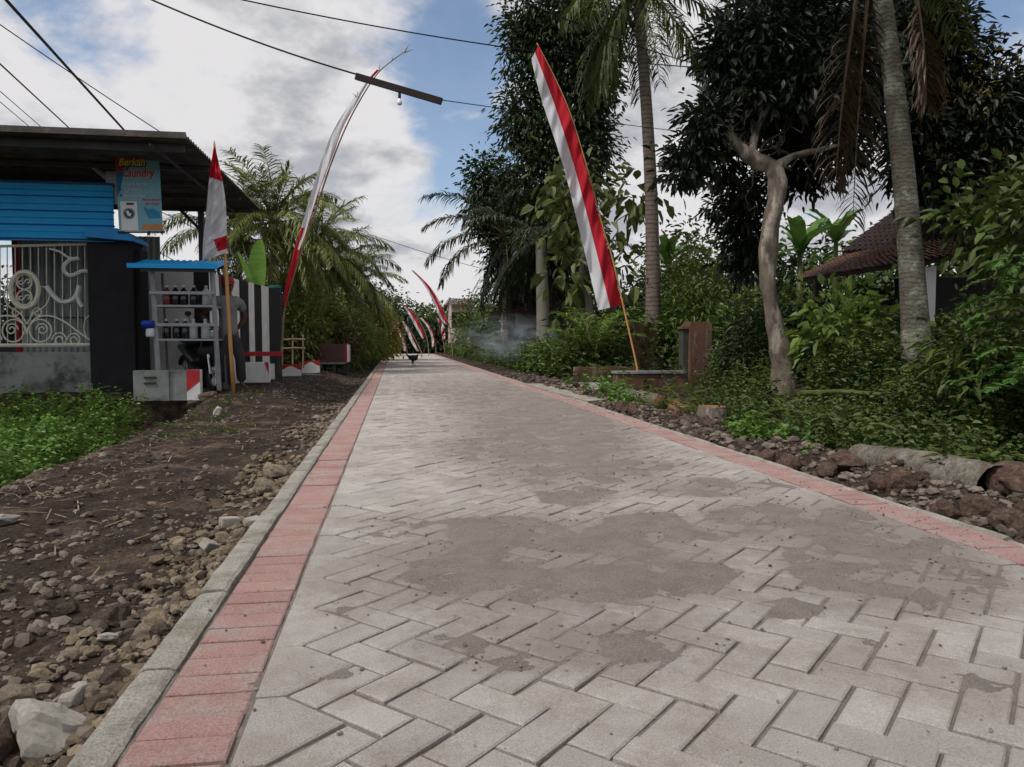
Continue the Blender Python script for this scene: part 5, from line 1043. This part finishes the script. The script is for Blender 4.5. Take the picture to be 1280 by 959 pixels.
for pl,d,lf,rg_,lb,sd,fr_red in far:
    rg_=[(a[0]+(c[0]-a[0])*(.62 if sd!=1 else .85),a[1]+(c[1]-a[1])*(.62 if sd!=1 else .85)) for a,c in zip(lf,rg_)] if len(lf)==len(rg_) else rg_
    b=P(*pl[0],d); rt=empty('tall_banner',(b.x,b.y,T(b.x,b.y)),lb,'banner','red and white banners along the road'); pole(rt,pl,d+.05,.03)
    if sd==6: f_=lambda u,v: int(v*5+u)%2
    else: f_=lambda u,v,fr_red=fr_red: 1 if u>1-fr_red else 0
    cloth('cloth',lf,rg_,d,RW,rt,f_,nu=6,nv=24,amp=.06,seed=sd)
# ------------------------------------------------------------------ beam with bulb, wires
d=13.; A_=P(445,95.5,d); B_=P(552,127,d-.3); bm_=empty('hanging_beam',A_,'dark wooden beam hung across the sky from an overhead cable','beam')
mb=MB(); n_=(B_-A_).normalized(); up=Vector((0,0,1)); sd=n_.cross(up).normalized(); u2=sd.cross(n_)
V=[tuple(p_+sd*a+u2*b) for p_ in (A_,B_) for a,b in ((-.03,-.055),(.03,-.055),(.03,.055),(-.03,.055))]; mb.add(V,[[0,1,2,3],[7,6,5,4],[0,4,5,1],[1,5,6,2],[2,6,7,3],[3,7,4,0]]); part(mb,'timber','plank',bm_)
t_=(500-445)/(552-445); c=A_+(B_-A_)*t_; lb_=empty('light_bulb',c,'white bulb hanging in its black socket under the wooden beam','light bulb')
mb=MB(); mb.lathe((c.x,c.y,c.z-.155),[(.022,0),(.026,.02),(.022,.10)],10); part(mb,'socket','rubber',lb_,smooth=True)
mb=MB(); mb.lathe((c.x,c.y,c.z-.27),[(.008,0),(.035,.01),(.045,.035),(.043,.06),(.026,.09),(.02,.113)],14); part(mb,'globe','bulb',lb_,smooth=True)
def wire(a,da,b,db,sag,r,label,mid=None):
    A=P(*a,da);B=P(*b,db); pts=[]
    for k in range(25): t=k/24; p_=A.lerp(B,t); p_.z-=sag*4*t*(1-t); pts.append(p_)
    mb=MB(); mb.tube(pts,r,5); o=mb.build('cable','wire'); tag(o,label,'cable')
wire((-60,-75),10,(160,168),20,.0,.028,'thick black cable running down steeply behind the canopy at the upper left')
wire((-30,10),16,(330,245),24,.10,.013,'thin cable from the left edge passing behind the canopy corner')
wire((-30,52),14,(95,168),22,.0,.018,'cable above the canopy, below the thick black one')
wire((-30,88),16,(62,168),24,.0,.011,'upper of the two thin cables just above the canopy edge at far left')
wire((-30,102),16,(48,168),24,.0,.011,'lowest thin cable at the far left above the canopy edge')
wire((120,-32),12.6,(446,93),13,.10,.016,'cable curving down to the left end of the hanging beam')
wire((551,125),12.7,(900,170),18,.02,.008,'faint cable leaving the right end of the hanging beam')
wire((240,-14),15,(900,86),20,.25,.015,'cable crossing the blue sky toward the slim palm')
wire((640,-5),15,(960,100),20,.2,.013,'cable passing through the fronds of the slim palm')
wire((440,285),40,(640,345),46,.15,.015,'low distant cable over the far road')
wire((150,290),18,(330,385),30,.0,.010,'cable below the canopy seen left of the flag')
wire((170,250),18,(400,360),30,.0,.010,'thin cable passing behind the flag cloth')
# ------------------------------------------------------------------ right: gate pillars, low walls, house
def pillar(px0,py0,px1,py1,Y,lab,dep=.42):
    a=q(px0,py1,Y); b=q(px1,py0,Y); z=T(b[0],Y)-.1; rt=empty('stained_pillar',((a[0]+b[0])/2,Y,z),lab,'pillar','old gate pillars')
    n=7; mb=MB(); xs_=np.linspace(a[0],b[0],n); V=[];rg=np.random.default_rng(int(px0))
    mb.box((a[0],Y,z),(b[0],Y+dep,b[1]-.05)); mb.box((a[0]+.02,Y+.02,b[1]-.05),(b[0]-.03,Y+dep-.02,b[1])); part(mb,'shaft','brownwall',rt)
    mb=MB(); mb.box((a[0]-.10,Y+.08,z),(a[0]-.003,Y+.30,b[1]-.14)); part(mb,'gate_post','concdark',rt); mb=MB(); mb.box((a[0]-.13,Y+.05,b[1]-.137),(a[0]-.003,Y+.33,b[1]-.09)); part(mb,'post_cap','brownwall',rt)
pillar(862,402,890,484,13.4,'right old red brown concrete gate pillar, nearer the road')
pillar(792,405,822,462,16.6,'left old red brown gate pillar behind the slim palm and banner pole')
def lwall(x0,y0,x1,y1,Y,dep,lab,m='concdark'):
    a=q(x0,y1,Y); b=q(x1,y0,Y); o=MB().box((a[0],Y,min(a[1],T(a[0],Y))-.15),(b[0],Y+dep,b[1])).build('low_wall',m); tag(o,lab,'low wall')
lwall(722,459,800,472,15.6,.4,'low brown earth stained wall left of the banner foot','brownwall')
lwall(772,468,856,488,12.9,.3,'low dark culvert wall with a pale top in front of the right gate pillar','brownwall')
a=q(772,467.6,12.9); b=q(856,467.6,12.9); o=MB().box((a[0]-.02,12.87,a[1]+.004),(b[0]+.02,13.24,a[1]+.045)).build('coping_slab','concrete'); tag(o,'thin pale concrete coping on the culvert wall','coping')
pts=[G(655,480,.02),G(757,478,.02),G(812,494,.02),G(735,502,.02)]
o=MB().add([(p_.x,p_.y,z) for z in (-.15,.025) for p_ in pts],[[3,2,1,0],[4,5,6,7],[0,1,5,4],[1,2,6,5],[2,3,7,6],[3,0,4,7]]).build('driveway','kerb'); tag(o,kind='structure')
a=P(960,470,11.6); b=P(1330,452,7.9); mb=MB(); strip(mb,(a.x,a.y),(b.x,b.y),-.3,.30,0,.2); o=mb.build('bank_wall','concdark'); tag(o,'low dark mossy retaining wall along the garden bank behind the ditch','low wall')
# fallen trunks
def fallen(pa,pb,ra,rb,lab,name='fallen_log',group=None,m='log',bend=.03,seed=0):
    pa=Vector(pa);pb=Vector(pb); rt=empty(name,((pa+pb)/2),lab,'log'); n=40; pts=[];rad=[]; rng=np.random.default_rng(seed)
    for k in range(n):
        t=k/(n-1); p_=pa.lerp(pb,t); p_.z+=bend*math.sin(t*math.pi); p_.x+=bend*.5*math.sin(t*3); pts.append(p_); rad.append((ra+(rb-ra)*t)*(1+.02*math.sin(t*38)+.006*rng.normal()))
    mb=MB(); mb.tube(pts,rad,18,cap=False); V=mb.v[0]; mb.v[0]=V+rng.normal(0,.0012,V.shape); part(mb,'trunk',m,rt,smooth=True)
    for e,r_,s in ((0,ra,-1),(n-1,rb,1)):
        if seed==1 and e: continue
        dd=(pts[e]-pts[e-s]).normalized(); mb=MB(); mb.tube([pts[e]-dd*.02,pts[e]+dd*.004,pts[e]+dd*.02],[r_*1.0,r_*.97,r_*.55],14); part(mb,'cut_end','cutwood',rt)
    return rt
fallen(P(1072,574,5.4),P(1245,612,4.3),.105,.14,'long grey fallen palm trunk lying over the weeds at the lower right',bend=.02,seed=1)
for k,(px,py,dd,s) in enumerate(((1262,600,4.3,.13),(1292,612,4.15,.16))): rock(P(px,py,dd),(s,s,s*.85),'rockred',['brown fibrous root clump at the thick end of the long fallen trunk','dark root mass at the right picture edge behind the root clump'][k],cat='root clump',name='root_clump')
fallen(P(783,492,11.9),P(826,503,10.9),.085,.115,'short grey palm log lying by the banner foot',bend=.0,seed=2)
fallen(P(752,485,12.6),P(776,494,11.9),.055,.06,'thin pale log end poking out left of the short grey log',bend=0,seed=4)
fallen(P(842,509,10.7),P(858,517,10.4),.10,.10,'broken orange brown log piece with torn fibres right of the short log',bend=0,seed=3,m='cutwood')
g=G(889,530,-.02); st=empty('tree_stump',(g.x,g.y,T(g.x,g.y)),'squat tree stump with a tan cut top beside the weeds right of the logs','stump')
mb=MB(); mb.tube([(g.x,g.y,-.1),(g.x,g.y,.06),(g.x+.01,g.y,.15)],[.18,.15,.145],16); part(mb,'bark','bark',st); mb=MB(); mb.tube([(g.x+.01,g.y,.1505),(g.x+.01,g.y,.165)],[.14,.13],16); part(mb,'cut_top','cutwood',st)
o=MB().tube([P(998,492,8.8),P(1050,490,8.9),P(1112,494,8.7)],[.035,.032,.026],8).build('bamboo_pole','leaf_olive'); tag(o,'greenish bamboo pole lying level across the dark ditch bank','bamboo pole')
# tiled roofs
def tiles(mb,BL,BR,TR,TL,nc,nr,th=.03):
    BL,BR,TR,TL=[Vector(v) for v in (BL,BR,TR,TL)]; nn=(BR-BL).cross(TL-BL).normalized(); 
    if nn.z<0: nn=-nn
    Vs=[];Fs=[]
    for i in range(nr):
        for j in range(nc):
            u0,u1=j/nc,(j+1.04)/nc; v0,v1=(i-.18)/nr,(i+1)/nr; b0=len(Vs); jt=random.gauss(0,.006)
            for v,lift in ((v0,.035),(v1,.0)):
                for k in range(5):
                    u=u0+(u1-u0)*k/4; p_=BL.lerp(BR,u).lerp(TL.lerp(TR,u),v); Vs.append(tuple(p_+nn*(lift+jt+.028*math.sin(k/4*math.pi*1.5+.4))))
            for k in range(4): Fs.append([b0+k,b0+k+1,b0+6+k,b0+5+k])
    mb.add(Vs,Fs)
    V=[tuple(p_-nn*.03) for p_ in (BL,BR,TR,TL)]+[tuple(p_-nn*.08) for p_ in (BL,BR,TR,TL)]
    return V
hs=empty('tiled_house',P(1230,440,14),'old house with sagging clay tile roofs and a white verandah pillar','house')
for nm,quad,nc,nr,m in (('lower_roof',(P(996,348,15.2),P(1203,318,11.6),P(1190,298,13.),P(1060,317,16.2)),26,7,'tile'),('upper_roof',(P(1052,313,16.),P(1330,300,12.6),P(1310,205,15.5),P(1150,240,18)),32,16,'tiledark')):
    mb=MB(); V=tiles(mb,*quad,nc,nr); part(mb,nm,m,hs); mb=MB(); mb.add(V,[[3,2,1,0],[4,5,6,7],[0,1,5,4],[1,2,6,5],[2,3,7,6],[3,0,4,7]]); part(mb,'roof_boards','wood',hs)
a=P(1159,440,12.4); z1=P(1159,334,12.4).z; mb=MB(); mb.box((a.x-.12,a.y,.2),(a.x+.12,a.y+.24,z1)); part(mb,'pillar','plaster',hs)
mb=MB(); mb.box((a.x-.119,a.y-.004,.2),(a.x+.119,a.y-.001,1.15)); part(mb,'pillar_lower_front','concdark',hs)  # thin darker sheet over the lower front of the pillar
mb=MB(); p0=P(1120,440,14.6); p1=P(1400,440,14.2); strip(mb,(p0.x,p0.y),(p1.x,p1.y),.1,z1,0,.15); part(mb,'wall','dark',hs)  # verandah back wall, its shade put into the near black colour
mb=MB(); strip(mb,(a.x+.13,a.y+.1),(P(1400,440,10.6).x,P(1400,440,10.6).y),.1,.75,0,.12); part(mb,'verandah_parapet','concdark',hs)
p0=P(1020,440,15.6); mb=MB(); mb.box((p0.x-.06,p0.y-.06,.1),(p0.x+.06,p0.y+.06,P(1020,345,15.6).z)); part(mb,'post','wood',hs)
def house(px0,px1,pyb,pyt,d,dep,mw,lab,roofh,nwin=2,mr='tile',ov=.5):
    a=P(px0,pyt,d); b=P(px1,pyt,d); x0,x1=a.x,b.x; y=min(a.y,b.y); rt=empty('village_house',((x0+x1)/2,y,0),lab,'house'); zt=a.z
    mb=MB(); mb.box((x0,y,-.1),(x1,y+dep,zt)); part(mb,'wall',mw,rt); w=x1-x0
    mb=MB(); V=tiles(mb,(x0-ov,y-ov,zt-.1),(x1+ov,y-ov,zt-.1),(x1+ov*.2,y+dep/2,zt+roofh),(x0-ov*.2,y+dep/2,zt+roofh),max(8,int(w/.28)),9); tiles(mb,(x1+ov,y+dep+ov,zt-.1),(x0-ov,y+dep+ov,zt-.1),(x0-ov*.2,y+dep/2,zt+roofh),(x1+ov*.2,y+dep/2,zt+roofh),max(8,int(w/.28)),9); part(mb,'roof',mr,rt)
    mb=MB(); mb.add([(x0,y+.01,zt+.002),(x0,y+dep,zt+.002),(x0,y+dep/2,zt+roofh-.1),(x1,y+.01,zt+.002),(x1,y+dep,zt+.002),(x1,y+dep/2,zt+roofh-.1)],F3=[(0,2,1),(3,4,5)]); part(mb,'gable',mw,rt)
    for k in range(nwin):
        c=x0+w*(k+.5)/nwin; mb=MB(); mb.box((c-.4,y-.03,zt-1.5),(c+.4,y-.003,zt-.5)); wf=part(mb,'window','wood',rt); mb=MB(); mb.box((c-.34,y-.035,zt-1.44),(c+.34,y-.0305,zt-.56)); g_=part(mb,'pane','dark',rt); g_.parent=wf; g_.location=(0,0,0)
house(644,716,437,392,27,4,'plaster','white walled house behind the pale palm trunk and smoke',1.0,3)
house(565,592,440,381,50,4,'pinkwall','far two storey pinkish house beyond the road end',.5,2)
# chicken
c=G(516,457,.003); ck=empty('chicken',(c.x,c.y,.004),'black hen walking across the road in the distance','chicken'); 
ve=[(0,0,.25,.14,.11),(.10,0,.27,.12),(.15,0,.32,.05),(.17,0,.375,.03),(.20,0,.385,.012),(-.10,0,.28,.085),(-.18,0,.35,.06,.02),(-.25,0,.41,.045,.012),(-.30,0,.45,.02)]; ed=[(0,1),(1,2),(2,3),(3,4),(0,5),(5,6),(6,7),(7,8)]
for s,dx in ((-1,.05),(1,-.03)):
    addc([(.0,s*.04,.17,.045),(dx*.4,s*.04,.11,.018),(dx,s*.04,.012,.012)],0); e=len(ve)-1
    for a in (-.5,0,.5): addc([(dx+.05*math.cos(a),s*.04+.05*math.sin(a),.008,.005)],e)
o=skinmesh('body',ve,ed,'feather'); o.parent=ck
o=MB().prism([(.15,.40),(.16,.43),(.175,.415),(.185,.435),(.2,.405)],-.006,.006).build('comb','comb'); o.parent=ck
o=MB().tube([(.205,0,.385),(.24,0,.378)],[.012,.002],6).build('beak','beak'); o.parent=ck
# smoke
c=P(640,424,21.5); mb=MB(); mb.lathe((0,0,0),[(.05,-1),(.6,-.8),(.95,-.3),(1,0),(.95,.3),(.6,.8),(.05,1)],20); o=mb.build('smoke','dark',smooth=True); o.location=c; o.scale=(1.9,1.2,.85); tag(o,'thin bluish smoke drifting low over the right roadside bushes','smoke',kind='stuff')
ms=bpy.data.materials.new('smoke'); ms.use_nodes=True; nt=ms.node_tree; L=nt.links; nt.nodes.remove(nt.nodes['Principled BSDF']); pv=_n(nt,'ShaderNodeVolumePrincipled'); pv.inputs['Color'].default_value=(.72,.80,.92,1); pv.inputs['Anisotropy'].default_value=.2
tc=_n(nt,'ShaderNodeTexCoord'); ln=_n(nt,'ShaderNodeVectorMath',operation='LENGTH'); L.new(tc.outputs['Object'],ln.inputs[0]); fo=_n(nt,'ShaderNodeMapRange',interpolation_type='SMOOTHSTEP'); fo.inputs[1].default_value=1; fo.inputs[2].default_value=.15; fo.inputs[3].default_value=0; fo.inputs[4].default_value=1; L.new(ln.outputs['Value'],fo.inputs[0])
no=_n(nt,'ShaderNodeTexNoise'); no.inputs['Scale'].default_value=2.6; no.inputs['Detail'].default_value=4; no.inputs['Distortion'].default_value=1.2; L.new(tc.outputs['Object'],no.inputs['Vector']); nr_=_n(nt,'ShaderNodeMapRange'); nr_.inputs[1].default_value=.47; nr_.inputs[2].default_value=.72; nr_.inputs[3].default_value=.0; nr_.inputs[4].default_value=1.6; L.new(no.outputs[0],nr_.inputs[0])
mm=_n(nt,'ShaderNodeMath',operation='MULTIPLY'); L.new(fo.outputs[0],mm.inputs[0]); L.new(nr_.outputs[0],mm.inputs[1]); L.new(mm.outputs[0],pv.inputs['Density']); L.new(pv.outputs[0],nt.nodes['Material Output'].inputs['Volume'])
o.data.materials.clear(); o.data.materials.append(ms)
HOLES=[(520,15,8,-.17),(600,100,8,-.14),(600,250,6,-.12),(125,15,6,-.30),(1240,40,8,-.2),(300,120,14,.12),(340,20,8,.06),(830,220,12,.10),(530,330,6,.08)]
# ------------------------------------------------------------------ world and sun
w=bpy.data.worlds.new('World'); sc.world=w; w.use_nodes=True; nt=w.node_tree; L=nt.links; bg=nt.nodes['Background']
SE,SA=R(56),R(-115)     # sun elevation, azimuth from +y towards +x
sk=_n(nt,'ShaderNodeTexSky',sky_type='NISHITA'); sk.sun_disc=False; sk.sun_elevation=SE; sk.sun_rotation=SA; sk.air_density=1.; sk.dust_density=.6; sk.ozone_density=1.5
tc=_n(nt,'ShaderNodeTexCoord')
sep=_n(nt,'ShaderNodeSeparateXYZ'); L.new(tc.outputs['Generated'],sep.inputs[0])
zz=_n(nt,'ShaderNodeMath',operation='MAXIMUM'); zz.inputs[1].default_value=0; L.new(sep.outputs[2],zz.inputs[0])
za=_n(nt,'ShaderNodeMath',operation='ADD'); za.inputs[1].default_value=.42; L.new(zz.outputs[0],za.inputs[0])
dv=_n(nt,'ShaderNodeVectorMath',operation='SCALE'); inv=_n(nt,'ShaderNodeMath',operation='DIVIDE'); inv.inputs[0].default_value=1; L.new(za.outputs[0],inv.inputs[1])
L.new(tc.outputs['Generated'],dv.inputs[0]); L.new(inv.outputs[0],dv.inputs['Scale'])
n1=_n(nt,'ShaderNodeTexNoise'); n1.inputs['Scale'].default_value=3.0; n1.inputs['Detail'].default_value=10; n1.inputs['Roughness'].default_value=.60; n1.inputs['Distortion'].default_value=.3
mp=_n(nt,'ShaderNodeMapping'); mp.inputs['Location'].default_value=(3.1,7.7,1.3); L.new(dv.outputs[0],mp.inputs[0]); L.new(mp.outputs[0],n1.inputs['Vector'])
acc=n1.outputs[0]
def hole(px,py,rad,amt):
    global acc
    v=(P(px,py,10)-CL).normalized(); d=_n(nt,'ShaderNodeVectorMath',operation='DOT_PRODUCT'); L.new(tc.outputs['Generated'],d.inputs[0]); d.inputs[1].default_value=v
    r=_n(nt,'ShaderNodeMapRange',interpolation_type='SMOOTHSTEP'); r.inputs[1].default_value=math.cos(R(rad)); r.inputs[2].default_value=1; r.inputs[3].default_value=0; r.inputs[4].default_value=amt; L.new(d.outputs['Value'],r.inputs[0])
    a=_n(nt,'ShaderNodeMath',operation='ADD'); L.new(acc,a.inputs[0]); L.new(r.outputs[0],a.inputs[1]); acc=a.outputs[0]
for h in HOLES: hole(*h)
cm=_n(nt,'ShaderNodeMapRange',interpolation_type='SMOOTHSTEP'); cm.inputs[1].default_value=.30; cm.inputs[2].default_value=.50; cm.inputs[3].default_value=.08; cm.inputs[4].default_value=1; L.new(acc,cm.inputs[0])
n2=_n(nt,'ShaderNodeTexNoise'); n2.inputs['Scale'].default_value=4.2; n2.inputs['Detail'].default_value=10; n2.inputs['Roughness'].default_value=.6; m2=_n(nt,'ShaderNodeMapping'); m2.inputs['Location'].default_value=(9,2,5); L.new(dv.outputs[0],m2.inputs[0]); L.new(m2.outputs[0],n2.inputs['Vector'])
cr=_n(nt,'ShaderNodeMapRange',interpolation_type='SMOOTHSTEP'); cr.inputs[1].default_value=.34; cr.inputs[2].default_value=.54; L.new(n2.outputs[0],cr.inputs[0])
cc=_n(nt,'ShaderNodeMix',data_type='RGBA'); cc.inputs[6].default_value=(3.3,3.4,3.75,1); cc.inputs[7].default_value=(5.95,5.85,5.95,1); L.new(cr.outputs[0],cc.inputs[0])
sm=_n(nt,'ShaderNodeMix',data_type='RGBA',blend_type='MULTIPLY'); sm.inputs[0].default_value=1; L.new(sk.outputs[0],sm.inputs[6]); sm.inputs[7].default_value=(1.,1.,1.,1)
mx=_n(nt,'ShaderNodeMix',data_type='RGBA'); L.new(cm.outputs[0],mx.inputs[0]); L.new(sm.outputs[2],mx.inputs[6]); L.new(cc.outputs[2],mx.inputs[7])
L.new(mx.outputs[2],bg.inputs[0]); bg.inputs[1].default_value=.1
sun=bpy.data.objects.new('sun',bpy.data.lights.new('sun','SUN')); COL.objects.link(sun)
sun.data.energy=2.2; sun.data.angle=R(11); sun.data.color=(1,.96,.90)
dvec=Vector((math.sin(SA)*math.cos(SE),math.cos(SA)*math.cos(SE),math.sin(SE))); sun.rotation_euler=dvec.to_track_quat('Z','Y').to_euler()
sc.view_settings.view_transform='Standard'; sc.view_settings.look='None'; sc.view_settings.exposure=.38; sc.view_settings.gamma=1
sc.render.engine='CYCLES'; c=sc.cycles; c.max_bounces=5; c.diffuse_bounces=3; c.glossy_bounces=2; c.transmission_bounces=3; c.transparent_max_bounces=6; c.volume_bounces=1
c.use_denoising=True; c.use_adaptive_sampling=True; c.adaptive_threshold=.02; c.volume_step_rate=2; c.caustics_reflective=False; c.caustics_refractive=False
